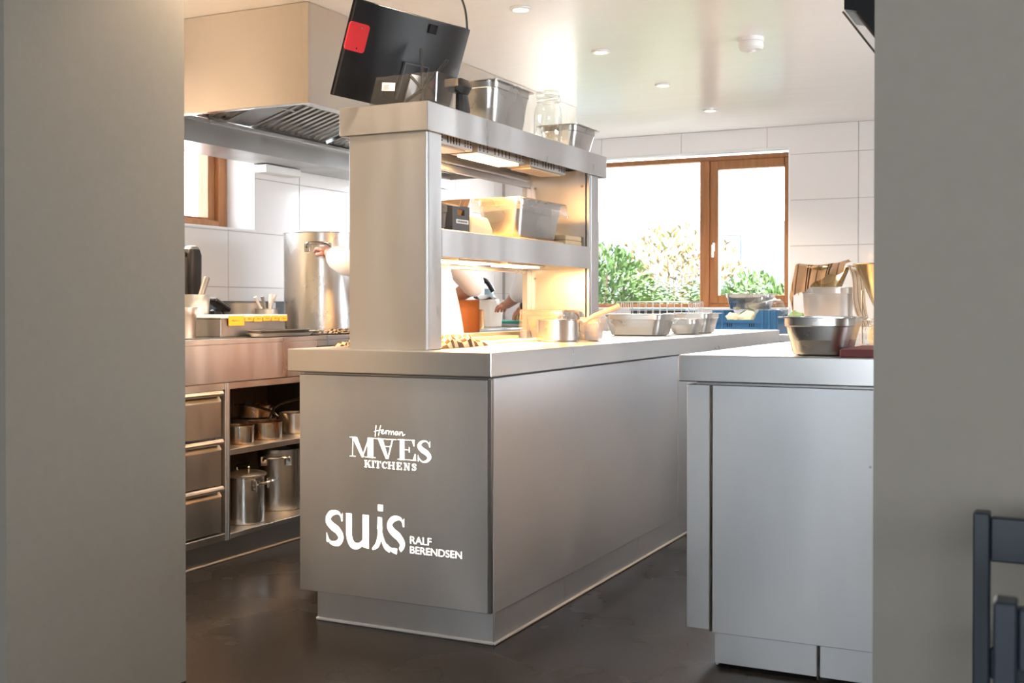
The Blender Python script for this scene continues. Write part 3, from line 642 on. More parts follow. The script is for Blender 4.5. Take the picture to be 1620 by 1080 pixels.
# ================================================================== GENERIC VESSELS
def pan_bm(w_, l_, h, r=.03, taper=.018, rim=.012, t=.0015):
    L = [rrect(w_ - 2 * rim - 2 * taper - .03, l_ - 2 * rim - 2 * taper - .03, r, 0), rrect(w_ - 2 * rim - 2 * taper - .008, l_ - 2 * rim - 2 * taper - .008, r, .004), rrect(w_ - 2 * rim - 2 * taper, l_ - 2 * rim - 2 * taper, r, .014)]
    L += [rrect(w_ - 2 * rim - .010, l_ - 2 * rim - .010, r, h - .030), rrect(w_ - 2 * rim, l_ - 2 * rim, r, h - .025), rrect(w_ - 2 * rim, l_ - 2 * rim, r, h - .004)]
    L += [rrect(w_, l_, r * .6, h - .003), rrect(w_, l_, r * .6, h), rrect(w_ - 2 * rim - t, l_ - 2 * rim - t, r, h - .0005)]
    L += [rrect(w_ - 2 * rim - .004, l_ - 2 * rim - .004, r, h - .025), rrect(w_ - 2 * rim - 2 * taper - .004, l_ - 2 * rim - 2 * taper - .004, r, .012), rrect(w_ - 2 * rim - 2 * taper - .03, l_ - 2 * rim - 2 * taper - .03, r, .004)]
    b = BM(); loft(b, L, True, True); return b
def pan(name, loc, w_, l_, h, label, cat='pan', m=PANSTEEL, rz=0, group=None, **k):
    return obj(name, pan_bm(w_, l_, h, **k), m, None, loc=loc, rot=(0, 0, rz), smooth=SM, label=label, cat=cat, group=group)
def pot_prof(r, h, t=.004, lipw=.004): return [(r * .5, 0), (r - .006, 0), (r, .007), (r, h - .004), (r + lipw, h - .002), (r + lipw, h), (r - t, h), (r - t, .01), (r * .5, .006)]
def stockpot(loc, r, h, label, m=POLISHED, rz=0, n=48, group=None):
    t = thing('stock_pot', loc, label, 'pot', group, rot=(0, 0, rz))
    b = BM(); lathe(b, pot_prof(r, h), n); obj('body', b, m, t, world=False, smooth=SM)
    for s in (1, -1):
        b = BM(); zc = h * .86
        tube(b, spline([(s * (r - .001), -.055, zc - .01), (s * (r + .012), -.055, zc), (s * (r + .045), -.045, zc + .01), (s * (r + .05), 0, zc + .012), (s * (r + .045), .045, zc + .01), (s * (r + .012), .055, zc), (s * (r - .001), .055, zc - .01)], 5), .006, 8)
        for y in (-.055, .055): box(b, s * (r - .001), s * (r + .004), y - .014, y + .014, zc - .03, zc + .012, bev=.002)
        obj('handle', b, POLISHED, t, world=False, smooth=SM)
    return t
def saucepan(loc, r, h, label, rz=0, m=TARNISH, hl=.17, hm=POLISHED, rise=.05, group=None, thick=.006):
    t = thing('saucepan', loc, label, 'pan', group, rot=(0, 0, rz))
    b = BM(); lathe(b, pot_prof(r, h, .003, .003), 36); obj('body', b, m, t, world=False, smooth=SM)
    b = BM(); tube(b, spline([(r - .001, 0, h * .72), (r + .02, 0, h * .86), (r + .06, 0, h * .86 + rise * .4), (r + hl, 0, h * .86 + rise)], 5), [thick * .9] * 6 + [thick] * 4 + [thick * 1.2] * 6, 8)
    box(b, r - .0005, r + .004, -.016, .016, h * .45, h * .85, bev=.002)
    obj('handle', b, hm, t, world=False, smooth=SM)
    return t

# ---- pots in the open shelf unit
saucepan((-1.585, .755, .462), .062, .078, 'small steel saucepan at the left edge of the pot shelf', rz=2.6)
saucepan((-1.60, .945, .462), .075, .075, 'heat-stained copper-toned saucepan in the middle of the pot shelf', rz=2.05, hl=.15)
saucepan((-1.62, 1.185, .462), .068, .095, 'steel saucepan by the island corner on the pot shelf', rz=3.4, m=PANSTEEL)
saucepan((-1.89, 1.22, .462), .11, .055, 'wide saucepan at the back of the pot shelf', rz=.3, m=STEELDK)
saucepan((-1.89, 1.22, .518), .092, .060, 'stained saucepan stacked on top at the back of the pot shelf', rz=.35)
saucepan((-1.93, .86, .462), .10, .05, 'dark low saucepan in the back left corner of the pot shelf', rz=-.6, m=STEELDK)
stockpot((-1.60, .795, .122), .092, .20, 'small deep stock pot with loop handle on the bottom shelf', rz=.25)
stockpot((-1.70, 1.16, .122), .130, .275, 'large brushed stock pot on the bottom shelf', m=PANSTEEL, rz=2.2)
b = BM(); lathe(b, [(.10, 0), (.101, .006), (.094, .012), (.03, .020), (.001, .021)], 32); lid = obj('pot_lid', b, STEELDK, None, loc=(-1.60, .795, .3225), smooth=SM, label='dark lid on the small stock pot of the bottom shelf', cat='lid')
b = BM(); tube(b, spline([(-.03, 0, .018), (-.028, 0, .04), (.028, 0, .04), (.03, 0, .018)], 5), .005, 8); obj('lid_handle', b, POLISHED, lid, world=False, smooth=SM)

# ---- things standing on the range
RZ = RT + .004
stockpot((-1.86, 1.75, RZ), .20, .497, 'very tall stock pot standing on the range under the hood', m=PANSTEEL, rz=-1.09, n=64)
SB = thing('stick_blender', (-2.0, .935, RZ), 'black and silver stick blender upright at the left edge of the range', 'blender')
b = BM(); loft(b, [rrect(.05, .07, .02, .16, cx=0), rrect(.062, .085, .022, .24), rrect(.065, .085, .022, .36), rrect(.055, .07, .02, .385)], True, True); obj('motor_body', b, BLACKP, SB, world=False, smooth=SM)
b = BM(); loft(b, [rrect(.055, .07, .02, .386), rrect(.045, .055, .02, .398), rrect(.02, .025, .01, .402)], True, True); obj('top_cap', b, STEEL, SB, world=False, smooth=SM)
b = BM(); tube(b, [(0, 0, .16), (0, 0, .03)], .014, 12); tube(b, [(0, 0, .03), (0, 0, .0)], [.02, .034], 12); obj('shaft', b, STEEL, SB, world=False, smooth=SM)
b = BM(); tube(b, spline([(0, -.04, .36), (0, -.09, .37), (0, -.11, .30), (0, -.10, .2)], 5), .01, 8); obj('grip', b, BLACKP, SB, world=False, smooth=SM)
def cupthing(name, loc, r0, r1, h, label, m=STEEL, cat='container', n=32):
    b = BM(); lathe(b, [(r0 * .5, 0), (r0, 0), (r0, .004), (r1 * .985, h - .03), (r1, h - .026), (r1, h - .003), (r1 + .006, h - .002), (r1 + .006, h), (r1 - .004, h), (r0 - .004, .008), (r0 * .4, .006)], n)
    return obj(name, b, m, None, loc=loc, smooth=SM, label=label, cat=cat)
cupthing('bain_marie_pot', (-1.885, .815, RZ), .060, .070, .18, 'round tapered steel pot at the left edge of the range top', cat='pot')
cupthing('bain_marie_pot', (-1.70, .545, RZ), .05, .056, .125, 'second steel pot half hidden by the left wall', cat='pot')
b = BM(); tube(b, [(-1.875, .775, RZ + .012), (-1.835, .845, RZ + .255)], [.010, .0145], 12); tube(b, [(-1.835, .845, RZ + .253), (-1.8345, .846, RZ + .257)], [.0125, .010], 12)
rebase(obj('whisk_handle', b, STEELDK, label='slanted silver tube handle sticking out of the round steel pot', cat='handle', smooth=SM), (-1.875, .775, RZ))
PH = thing('handheld_phone', (-1.98, 1.09, RZ), 'black corded handset leaning behind the round pot', 'handset')
b = BM(); box(b, -.03, .03, -.06, .055, 0, .022, bev=.006, M=Matrix.Translation((0, 0, .125)) @ Matrix.Rotation(-.45, 4, 'X')); box(b, -.02, .02, -.045, .0, .0, .115, bev=.008); obj('body', b, BLACKP, PH, world=False)
b = BM(); tube(b, spline([(0, .02, .11), (.01, .05, .07), (.02, .06, .02), (.03, .055, .004)], 6), .004, 6); obj('cord', b, BLACKP, PH, world=False, smooth=True)
b = BM(); lathe(b, pot_prof(.135, .150, .004, .003), 40); obj('wide_pan', b, STEELDK, None, loc=(-2.22, 1.60, RZ), smooth=SM, label='wide dark steel pan against the tiles behind the tray box', cat='pan')
K1 = thing('tool_holder', (-1.98, 1.44, RZ), 'small steel beaker of white-handled tools beside the tall stock pot', 'tool holder')
b = BM(); lathe(b, pot_prof(.055, .118, .003, .003), 28); obj('beaker', b, STEEL, K1, world=False, smooth=SM)
for dx, dy, ex, ey, zt_ in ((-.01, -.03, -.02, -.062, .162), (.0, -.012, .0, -.032, .165), (.01, .012, .0, .032, .175), (0, .026, .0, .068, .172)):
    b = BM(); tube(b, [(dx * .5, dy * .6, .01), (dx, dy, .118), (ex, ey, zt_ + .012)], [.003, .007, .009], 8); obj('tool', b, WHITEP if zt_ != .165 else STEEL, K1, world=False, smooth=SM)
TB = thing('tray_box', (-1.72, .94, RZ), 'steel box with white lid and amber tape labels on the range', 'box')
b = BM(); box(b, -1.80, -1.60, .66, 1.09, RZ, RZ + .078, bev=.003); obj('box_body', b, STEELDK, TB)
b = BM(); box(b, -1.81, -1.594, .655, 1.10, RZ + .0785, RZ + .093, bev=.003); obj('lid', b, WHITEP, TB)
for y0, y1, z0, z1 in ((.70, .80, .048, .088), (.805, .86, .066, .085), (.865, .92, .064, .087), (.925, .98, .066, .088), (.985, 1.035, .066, .088), (1.04, 1.095, .064, .088)):
    tp = bx('tape_label', YELLOW, TB, -1.593, -1.5925, y0, y1, RZ + z0, RZ + z1, bev=0)
    b = BM(); ribbon(b, [(0, .4), (.15, .7), (.3, .3), (.5, .6), (.7, .4), (1, .5)], [.12], 4)
    for v in b.verts: v.co = (-1.5922, y0 + .02 + v.co.x * (y1 - y0) * .5, RZ + (z0 + z1) / 2 + (v.co.z - .5) * .014)
    obj('handwriting', b, INK, tp)
# stacked shallow lids and plate
for k, (x0, x1, y0, y1, z0, lab) in enumerate(((-1.58, -1.49, .78, 1.16, .024, 'dark shallow tray, lowest of the stack on the range edge'), (-1.578, -1.492, .79, 1.15, .038, 'grey shallow tray, topmost of the stack on the range edge'))):
    b = BM(); loft(b, [rrect(x1 - x0 - .02, y1 - y0 - .02, .02, 0), rrect(x1 - x0, y1 - y0, .025, .012), rrect(x1 - x0 - .004, y1 - y0 - .004, .023, .0135), rrect(x1 - x0 - .03, y1 - y0 - .03, .02, .006)], True, True)
    obj('shallow_tray', b, STEELDK, None, loc=((x0 + x1) / 2, (y0 + y1) / 2, RZ + z0 - .024), smooth=SM, label=lab, cat='tray', group='shallow trays stacked on the range')
b = BM(); lathe(b, [(.05, 0), (.07, .002), (.115, .014), (.118, .016), (.116, .018), (.068, .006), (.01, .005)], 36); obj('steel_plate', b, PANSTEEL, None, loc=(-1.615, 1.20, RZ + .001), smooth=SM, label='flat steel dish in front of the tall stock pot', cat='dish')
def crumple(x0, x1, y0, y1, z, hgt, seed):
    rnd = random.Random(seed); ph = [rnd.uniform(0, 6.28) for _ in range(6)]
    def fn(u, v):
        e = min(1, 6 * min(u, 1 - u, v, 1 - v) + .05)
        zz = z + .003 + hgt * e * (.55 + .25 * math.sin(9 * u + ph[0] + 4 * v) + .2 * math.sin(17 * v + ph[1] - 6 * u))
        return (x0 + (x1 - x0) * u + .008 * math.sin(11 * v + ph[2]), y0 + (y1 - y0) * v + .008 * math.sin(13 * u + ph[3]), zz)
    return fn
b = BM(); uvgrid(b, 26, 26, crumple(-1.60, -1.50, 1.325, 1.60, RZ, .022, 3), .002)
rebase(obj('kitchen_cloth', b, CHECK, label='crumpled dark checked cloth on the range edge', cat='cloth', smooth=True), (-1.55, 1.46, RZ))

# ---- far part of the range seen through the pass
RZ2 = RT
b = BM(); lathe(b, pot_prof(.085, .115, .004, .003), 32); obj('copper_pot', b, COPPER, None, loc=(-1.68, 2.98, RZ2), smooth=SM, label='orange copper pot on the range seen through the lower pass opening', cat='pot')
b = BM(); lathe(b, [(.09, 0), (.10, .004), (.115, .17), (.119, .17), (.119, .173), (.111, .172), (.096, .008)], 32); obj('clear_tub', b, FROST, None, loc=(-1.80, 3.42, RZ2), smooth=SM, label='clear plastic tub on the far range seen through the pass', cat='container')
KT = thing('lidded_pan', (-2.10, 3.98, RZ2), 'steel pan with raised black handle at the far end of the range', 'pan')
b = BM(); lathe(b, pot_prof(.11, .16), 32); obj('body', b, POLISHED, KT, world=False, smooth=SM)
b = BM(); lathe(b, [(.11, .1605), (.10, .18), (.05, .205), (.012, .212)], 32); obj('lid', b, POLISHED, KT, world=False, smooth=SM)
b = BM(); tube(b, spline([(-.06, -.03, .19), (-.055, -.03, .28), (-.02, -.02, .315), (.02, 0, .30), (.055, .02, .235)], 6), [.012] * 12 + [.017] * 13, 8); obj('handle', b, BLACKP, KT, world=False, smooth=SM)
b = BM(); lathe(b, [(.03, 0), (.048, .002), (.05, .01), (.05, .19), (.042, .215), (.032, .22), (.032, .26), (.001, .261)], 24); obj('squeeze_bottle', b, BOTTLE, None, loc=(-2.25, 4.33, RZ2), smooth=SM, label='grey-blue bottle against the far tiles', cat='bottle')
BD = thing('teal_board', (-1.76, 3.74, RZ2), 'teal cutting board on a dark tray seen through the pass', 'cutting board')
b = BM(); box(b, -.2, .2, -.22, .22, 0, .022, bev=.004); obj('tray', b, STEELDK, BD, world=False)
b = BM(); box(b, -.19, .19, -.21, .21, .0225, .04, bev=.004); obj('board', b, TEAL, BD, world=False)
b = BM(); lathe(b, [(.008, 0), (.022, .004), (.026, .016), (.02, .028), (.006, .033)], 16); obj('lemon_half', b, LEMON, None, loc=(-1.72, 3.74, RZ2 + .0405), smooth=True, label='yellow food piece under the hand on the teal board', cat='food')

# ================================================================== THINGS ON THE ISLAND
Z = top_z
b = BM()
def mitt(u, v):
    e = (max(0, 1 - (2 * u - 1) ** 4) * max(0, 1 - (2 * v - 1) ** 4)) ** .5
    return (-.385 + .115 * u + .006 * math.sin(14 * v), .186 + .31 * v, Z + .002 + e * (.034 + .009 * math.sin(16 * v + 4 * u) + .005 * math.sin(25 * u)))
uvgrid(b, 18, 40, mitt)
rebase(obj('oven_cloth', b, CHECK, label='brown checked oven cloth folded behind the front pass column', cat='cloth', smooth=True), (-.31, .31, Z))
b = BM(); uvgrid(b, 10, 26, lambda u, v: (-.475 + .10 * u + .004 * math.sin(9 * v), .68 + .56 * v, Z + .0015 + .004 * abs(math.sin(6 * v + 3 * u)) + (.006 if .2 < u < .9 else 0)), .002)
rebase(obj('white_cloth', b, WHITEP, label='flat white cloth laid on the island under the heat lamps', cat='cloth', smooth=True), (-.39, 1, Z))
b = BM(); uvgrid(b, 14, 18, crumple(-.70, -.582, .17, .31, Z, .026, 8), .002)
rebase(obj('oven_cloth', b, CHECK, label='small checked cloth poking out left of the front pass column', cat='cloth', smooth=True), (-.64, .24, Z))
b = BM(); box(b, -.545, -.49, .72, 1.2, Z, Z + .02, bev=.003); rebase(obj('cutting_strip', b, TAN, label='narrow wooden board behind the white cloth on the island', cat='board'), (-.5, .95, Z))
fpn = pan('film_pan', (-.415, 1.345, Z), .20, .17, .125, 'steel container wrapped in cling film under the heat lamps', m=PANSTEEL, r=.02, rz=.0)
def film(parent, w_, l_, h, drop, seed):
    rnd = random.Random(seed); b = BM(); n = 40; L = []
    base = rrect(w_ + .004, l_ + .004, .012, h + .0015, n=9)
    L.append([(x * .1, y * .1, h - .006) for x, y, z in base]); L.append([(x * .75, y * .75, h - .002) for x, y, z in base]); L.append(base)
    for f in (.3, .65, 1.0): L.append([(x * (1.015 + .02 * f + rnd.uniform(-.02, .02) * f), y * (1.01 + rnd.uniform(-.015, .02) * f), h - drop * f * rnd.uniform(.8, 1.15)) for x, y, z in base])
    loft(b, L, True, False); return obj('cling_film', b, FILM, parent, world=False, smooth=True)
film(fpn, .20, .17, .125, .10, 5)
saucepan((-.275, 1.115, Z), .086, .088, 'steel saucepan with long pale handle on the island', rz=.42, m=PANSTEEL, hl=.16, hm=BONE, rise=.065, thick=.0085)
tb = pan('film_tub', (-.170, 1.235, Z), .085, .09, .095, 'small container wrapped in cling film beside the island saucepan', r=.012, m=FROST, taper=.008, rim=.005); film(tb, .085, .09, .095, .075, 9)
pan('gastro_pan', (-.305, 2.16, Z), .305, .265, .103, 'large shallow steel gastro pan on the island, front of its group', group='gastro pans on the island')
pan('gastro_pan', (-.175, 2.47, Z), .17, .20, .078, 'small low steel gastro pan between two larger ones on the island', group='gastro pans on the island')
pan('gastro_pan', (-.235, 2.78, Z), .25, .26, .105, 'steel gastro pan at the back of the island group', group='gastro pans on the island')
WB = thing('wire_basket', (-.52, 3.08, Z), 'pale wire rack basket standing on the island before the window', 'wire rack')
b = BM(); bw, bl, bh = .42, .26, .165
for z in (.004, bh): tube(b, [(-bw / 2, -bl / 2, z), (bw / 2, -bl / 2, z), (bw / 2, bl / 2, z), (-bw / 2, bl / 2, z), (-bw / 2, -bl / 2, z)], .0035, 6)
obj('rim_wires', b, STEEL, WB, world=False, smooth=SM)
b = BM()
for k in range(11):
    x = -bw / 2 + bw * k / 10
    for y in (-bl / 2, bl / 2): tube(b, [(x, y, .004), (x, y, bh)], .0022, 6)
for k in range(1, 7):
    y = -bl / 2 + bl * k / 7
    for x in (-bw / 2, bw / 2): tube(b, [(x, y, .004), (x, y, bh)], .0022, 6)
obj('wires', b, STEEL, WB, world=False, smooth=SM)

# ---- middle deck of the pass
MZ = MZ1
t_ = pan('clear_tub', (-.36, .24, MZ), .13, .07, .085, 'clear plastic tub against the front pass column, middle deck', cat='container', m=CLEARP, r=.01, taper=.005, rim=.004)
b = BM(); uvgrid(b, 12, 10, lambda u, v: (-.065 + .16 * u, -.04 + .09 * v, .088 + .006 * math.sin(9 * u) - .02 * max(0, u - .75) * 4 * .6), .001); obj('film_cover', b, FROST, t_, world=False, smooth=True)
GB = thing('grey_label_box', (-.36, .35, MZ), 'small dark grey box with finger hole and white label, middle deck', 'box')
b = BM(); X0, X1, Y0, Y1, HH = -.44, -.298, .295, .415, .088
box(b, X0, X1, Y0, Y1, MZ, MZ + .004); box(b, X0, X1, Y0, Y0 + .004, MZ + .004, MZ + HH); box(b, X0, X1, Y1 - .004, Y1, MZ + .004, MZ + HH); box(b, X0, X0 + .004, Y0 + .004, Y1 - .004, MZ + .004, MZ + HH)
box(b, X1 - .004, X1, Y0 + .004, Y1 - .004, MZ + .004, MZ + .056); box(b, X1 - .004, X1, Y0 + .004, Y0 + .035, MZ + .056, MZ + HH); box(b, X1 - .004, X1, Y1 - .035, Y1 - .004, MZ + .056, MZ + HH); box(b, X1 - .004, X1, Y0 + .035, Y1 - .035, MZ + .075, MZ + HH)
obj('box_body', b, GREYP, GB)
lb = bx('label', PAPER, GB, X1 + .0003, X1 + .001, Y0 + .025, Y1 - .008, MZ + .028, MZ + .042, bev=0)
b = BM()
for k in range(9): box(b, X1 + .0012, X1 + .0014, Y0 + .034 + k * .0078, Y0 + .0385 + k * .0078 + .001 * (k % 2), MZ + .032, MZ + .038)
obj('lettering', b, INK, lb)
for k in range(3):
    b = BM(); M_ = Matrix.Translation((-.36, .33 + .03 * k, MZ + .02)) @ Matrix.Rotation(-.55, 4, 'X'); box(b, -.05, .045, -.002, .002, 0, .105 + .006 * k, M=M_); obj('divider_card', b, TAN, GB)
b = BM(); loft(b, [rrect(.13, .18, .012, 0), rrect(.128, .178, .014, .02), rrect(.11, .15, .02, .058), rrect(.10, .14, .02, .063)], True, True); obj('butter_pack', b, CREAM, None, loc=(-.365, .515, MZ), smooth=SM, label='cream coloured wrapped block on the middle deck', cat='food pack')
mp = pan('gastro_pan_deep', (-.395, 1.02, MZ + .008), .215, .42, .15, 'deep steel gastro pan covered with film on the middle deck', m=PANSTEEL); film(mp, .215, .42, .15, .05, 3)
b = BM(); box(b, -.50, -.295, .80, 1.22, MZ, MZ + .0075, bev=.002); rebase(obj('wooden_mat', b, TAN, label='thin wooden mat under the deep gastro pan', cat='mat'), (-.4, 1, MZ))
for k, (z, lab) in enumerate(((0, 'tan flat box, lower of two at the far end of the middle deck'), (.0205, 'tan flat box, upper of two at the far end of the middle deck'))):
    b = BM(); box(b, -.07, .07, -.085, .085, 0, .02, bev=.005, seg=2); obj('flat_box', b, TAN, None, loc=(-.37, 1.335, MZ + z), label=lab, cat='box', group='flat boxes on the middle deck')
b = BM(); lathe(b, pot_prof(.04, .09, .003, .002), 20); obj('brown_tub', b, TAN, None, loc=(-.42, 1.31, MZ + .041), smooth=SM, label='brown tub on the tan flat boxes, middle deck', cat='container')

# ---- top deck
TZ = GZ1
CB = thing('clear_box', (-.375, .155, TZ), 'shallow clear plastic box with white sticker on the top deck corner', 'box')
b = BM(); bw, bl, bh = .27, .14, .092
L = [rrect(bw - .02, bl - .02, .01, 0), rrect(bw, bl, .012, bh), rrect(bw + .006, bl + .006, .012, bh), rrect(bw - .006, bl - .006, .01, bh - .0005), rrect(bw - .026, bl - .026, .008, .004)]
loft(b, L, True, True); obj('box_body', b, CLEARP, CB, world=False)
lb = BM(); box(lb, -.072, -.022, -bl / 2 - .0005, -bl / 2 + .0002, .04, .066, M=Matrix.Translation((0, 0, .0)) @ Matrix.Rotation(.1, 4, 'Y')); st = obj('sticker', lb, PAPER, CB, world=False)
lb = BM()
for k in range(4): box(lb, -.066, -.044 - .003 * (k % 2), -bl / 2 - .0012, -bl / 2 - .0008, .056 - k * .004, .0575 - k * .004, M=Matrix.Rotation(.1, 4, 'Y'))
obj('print_lines', lb, INK, st, world=False)
XH = thing('cross_shadow', (-.335, .165, TZ + .005), 'dark grey four-armed shadow shape added in the clear box', 'shadow')  # shadow of the monitor stand modelled as solid dark bars
for a, ln in ((.75, .13), (2.35, .07), (1.62, .135), (3.6, .075), (4.7, .05)):
    b = BM(); box(b, 0, ln, -.008, .008, -.004, .004, bev=.0038, M=Matrix.Translation((0, .0, .05)) @ Matrix.Rotation(-a - PI / 10 * 0, 4, 'Y')); obj('shadow_arm', b, DKGREY, XH, world=False)
TD = thing('tape_gun', (-.285, .315, TZ), 'black hand-held gadget with tan pad beside the clear box', 'gadget')
b = BM(); loft(b, [[(x * s + .0, y0, z * s + .09) for x, z in ((-.03, -.022), (.02, -.03), (.034, -.008), (.02, .02), (-.02, .022), (-.036, .004))] for y0, s in ((-.045, .6), (-.02, 1), (.03, 1), (.06, .5))], True, True); obj('body', b, BLACKP, TD, world=False, smooth=SM)
b = BM(); box(b, -.026, .024, -.052, -.046, .078, .104, bev=.002); obj('pad', b, TAN, TD, world=False)
b = BM(); tube(b, [(0, .02, .07), (.0, .03, .002)], [.02, .026], 10); obj('foot', b, DKGREY, TD, world=False, smooth=SM)
pan('gastro_pan_deep', (-.385, .76, TZ), .20, .34, .165, 'deep steel gastro pan next to the monitor, top deck', m=PANSTEEL, r=.035)
J = thing('glass_jar', (-.335, 1.15, TZ), 'empty clear glass preserving jar on the top deck', 'jar')
b = BM(); lathe(b, [(.02, .002), (.046, .002), (.054, .012), (.0565, .05), (.0565, .11), (.052, .145), (.042, .168), (.042, .176), (.047, .178), (.047, .185), (.043, .186)], 36, cap1=False); obj('body', b, JARG, J, world=False, smooth=True)
b = BM(); lathe(b, [(.0435, .1865), (.048, .188), (.048, .207), (.043, .214), (.02, .216), (.0, .2165)], 36, cap1=False); obj('lid', b, JARG, J, world=False, smooth=True)
b = BM(); tube(b, ring(.0485, .192, 24) + [ring(.0485, .192, 24)[0]], .0016, 6); tube(b, ring(.0445, .171, 24) + [ring(.0445, .171, 24)[0]], .0016, 6); tube(b, spline([(.049, -.012, .192), (.056, 0, .18), (.049, .004, .165)], 4), .0016, 6); obj('wire_clasp', b, STEEL, J, world=False, smooth=True)
pan('gastro_pan', (-.38, 1.46, TZ), .19, .27, .11, 'steel gastro pan at the far end of the top deck', r=.03)

# ---- monitor (curved, seen from behind, leaning)
MB_ = Vector((-.53, -.02, 1.705)); ph, ta, MW, MH = .242, .374, .528, .309
wv = Vector((math.sin(ph), math.cos(ph), 0)); nv = Vector((math.cos(ph), -math.sin(ph), 0)); hv = Vector((0, 0, 1)) * math.cos(ta) + nv * math.sin(ta); bv = (nv * math.cos(ta) - Vector((0, 0, 1)) * math.sin(ta))
MO = thing('monitor', (-.40, .3, TZ), 'black curved monitor seen from behind on the top deck', 'monitor')
def mpt(u, v, d): return MB_ + wv * (u * MW) + hv * (v * MH) + bv * (d - .05 * (2 * u - 1) ** 2 * .9 + .045 * 0)
def mshell(u0, u1, v0, v1, d0, d1, nu=20, nvv=6, bulge=0):
    b = BM(); loops = []
    for i in range(nu + 1):
        u = u0 + (u1 - u0) * i / nu; e = bulge * (1 - (2 * i / nu - 1) ** 4)
        loops.append([mpt(u, v0, d0), mpt(u, v1, d0), mpt(u, v1, d1 + e * .5), mpt(u, v0 + (v1 - v0) * .6, d1 + e), mpt(u, v0, d1 + e * .8)])
    loft(b, loops, True, True); return b
obj('rear_shell', mshell(0, 1, 0, 1, 0, .010, bulge=.012), BLACKP, MO, smooth=SM)
obj('screen_bezel', mshell(-.004, 1.004, -.006, 1.006, -.006, -.0002), BLACKG, MO, smooth=SM)
obj('webcam_vent', mshell(.53, .60, .86, .955, .017, .0225, 4), BLACKG, MO)
obj('stand_recess', mshell(.40, .60, .12, .50, .018, .0275, 6), BLACKP, MO)
for a_ in ((.396, .404, .1, .505), (.597, .605, .1, .505), (.404, .597, .495, .507)): obj('recess_rim', mshell(*a_, .018, .0305, 4), GREYP, MO)
obj('cable_slot', mshell(.30, .304, .1, .18, .018, .0215, 2), BLACKG, MO)
st = obj('stand_plate', mshell(.455, .585, -.02, .40, .029, .036, 4), STEELHOOD, MO)
b = BM(); c0 = mpt(.52, .0, .03); tube(b, [c0, Vector((c0.x + .0, c0.y + .0, TZ + .012))], .02, 10); box(b, c0.x - .07, c0.x + .06, c0.y - .09, c0.y + .10, TZ, TZ + .01, bev=.003); obj('stand_foot', b, DKGREY, MO, smooth=SM)
e_ = mpt(.985, .99, .0)
b = BM(); tube(b, spline([(e_.x - .055, e_.y + .0, 2.305), (e_.x - .035, e_.y, 2.16), (e_.x - .008, e_.y, e_.z + .07), e_], 8), .0042, 8)
rebase(obj('monitor_cable', b, BLACKP, label='black cable hanging from the ceiling to the monitor', cat='cable', smooth=True), (e_.x - .055, e_.y, 2.305))
def tp(u, v, d): return mpt(u, v, d)
L = []
for d in (.014, .018):
    pts = []
    for su, sv, a0 in ((1, 1, 0), (-1, 1, PI / 2), (-1, -1, PI), (1, -1, 1.5 * PI)):
        for k in range(4):
            a = a0 + k / 3 * PI / 2; pts.append(mpt(.045 + su * .045 + .018 * math.cos(a), .63 + sv * .115 + .03 * math.sin(a), d))
    L.append(pts)
b = BM(); loft(b, L, True, True); rt = obj('red_tag', b, RED, None, label='bright red plastic tag hung on the corner of the monitor', cat='tag'); rebase(rt, mpt(.045, .63, .016))
for v in (.73, .52):
    b = BM(); c = mpt(.055, v, .0185); tube(b, [c, c + bv * .0006], .003, 8); obj('hole', b, BLACKG, rt)

# ================================================================== THINGS ON THE SIDE WORKTOP
pan('gastro_pan', (.922, .315, Z), .205, .30, .110, 'steel gastro pan at the front of the side worktop', r=.04)
b = BM(); box(b, .999, 1.50, .142, .50, Z, Z + .0225, bev=.003); rebase(obj('burgundy_board', b, BURG, label='burgundy cutting board on the side worktop by the wall', cat='cutting board'), (1.2, .3, Z))
CT = pan('clear_container', (.70, 1.55, Z), .19, .19, .215, 'tall clear square container behind the steel pan, side worktop', cat='container', m=FROST, r=.03, taper=.006, rim=.006)
SV = thing('strainer', (.695, 1.53, Z + .2155), 'conical steel strainer with long handle resting on the clear container', 'strainer')
b = BM(); lathe(b, [(.02, 0), (.060, .0), (.082, .055), (.088, .075), (.094, .076), (.094, .079), (.085, .078), (.056, .004)], 32); obj('bowl', b, BRASSY, SV, world=False, smooth=SM)
b = BM(); tube(b, [(.090, 0, .072), (.17, .04, .062), (.34, .12, .045)], [.007, .008, .009], 8); obj('handle', b, BONE, SV, world=False, smooth=SM)
def drape(u, v):
    # cloth lying over the strainer rim, falling to the left and front
    x = .535 + .25 * u; y = 1.36 + .26 * v
    z = Z + .215 + .088 + .004 * math.sin(9 * u) + .003 * math.sin(14 * v)
    dl = max(0, .22 - u) / .22; z -= .105 * dl ** 1.1 + .012 * math.sin(19 * v) * dl; x += .045 * dl + .012 * math.sin(11 * v + 1) * dl
    df = max(0, .40 - v) / .40; fall = (.085 + .03 * math.sin(5 * u + 1)) * (1.15 - .9 * max(0, u - .45)); z -= fall * df ** 1.1 + .004 * math.sin(26 * u + 3) * df; y += .045 * df + .008 * math.sin(22 * u) * df
    if u > .86: z += .014 * (u - .86) / .14
    return (x, y, z)
b = BM(); uvgrid(b, 40, 30, drape, .002)
rebase(obj('striped_cloth', b, CLOTH, label='beige cloth with dark stripes draped over the strainer', cat='cloth', smooth=True), (.66, 1.45, Z + .3))
def drape2(u, v):
    z = Z + .30 - .24 * v; return (.782 + .03 * u + .045 * v + .006 * math.sin(7 * v), 1.50 + .10 * u + .01 * math.sin(9 * v + 3 * u), z)
b = BM(); uvgrid(b, 14, 24, drape2, .002); rebase(obj('hanging_cloth', b, CLOTH, label='striped cloth hanging down behind the clear container', cat='cloth', smooth=True), (.82, 1.55, Z + .06))
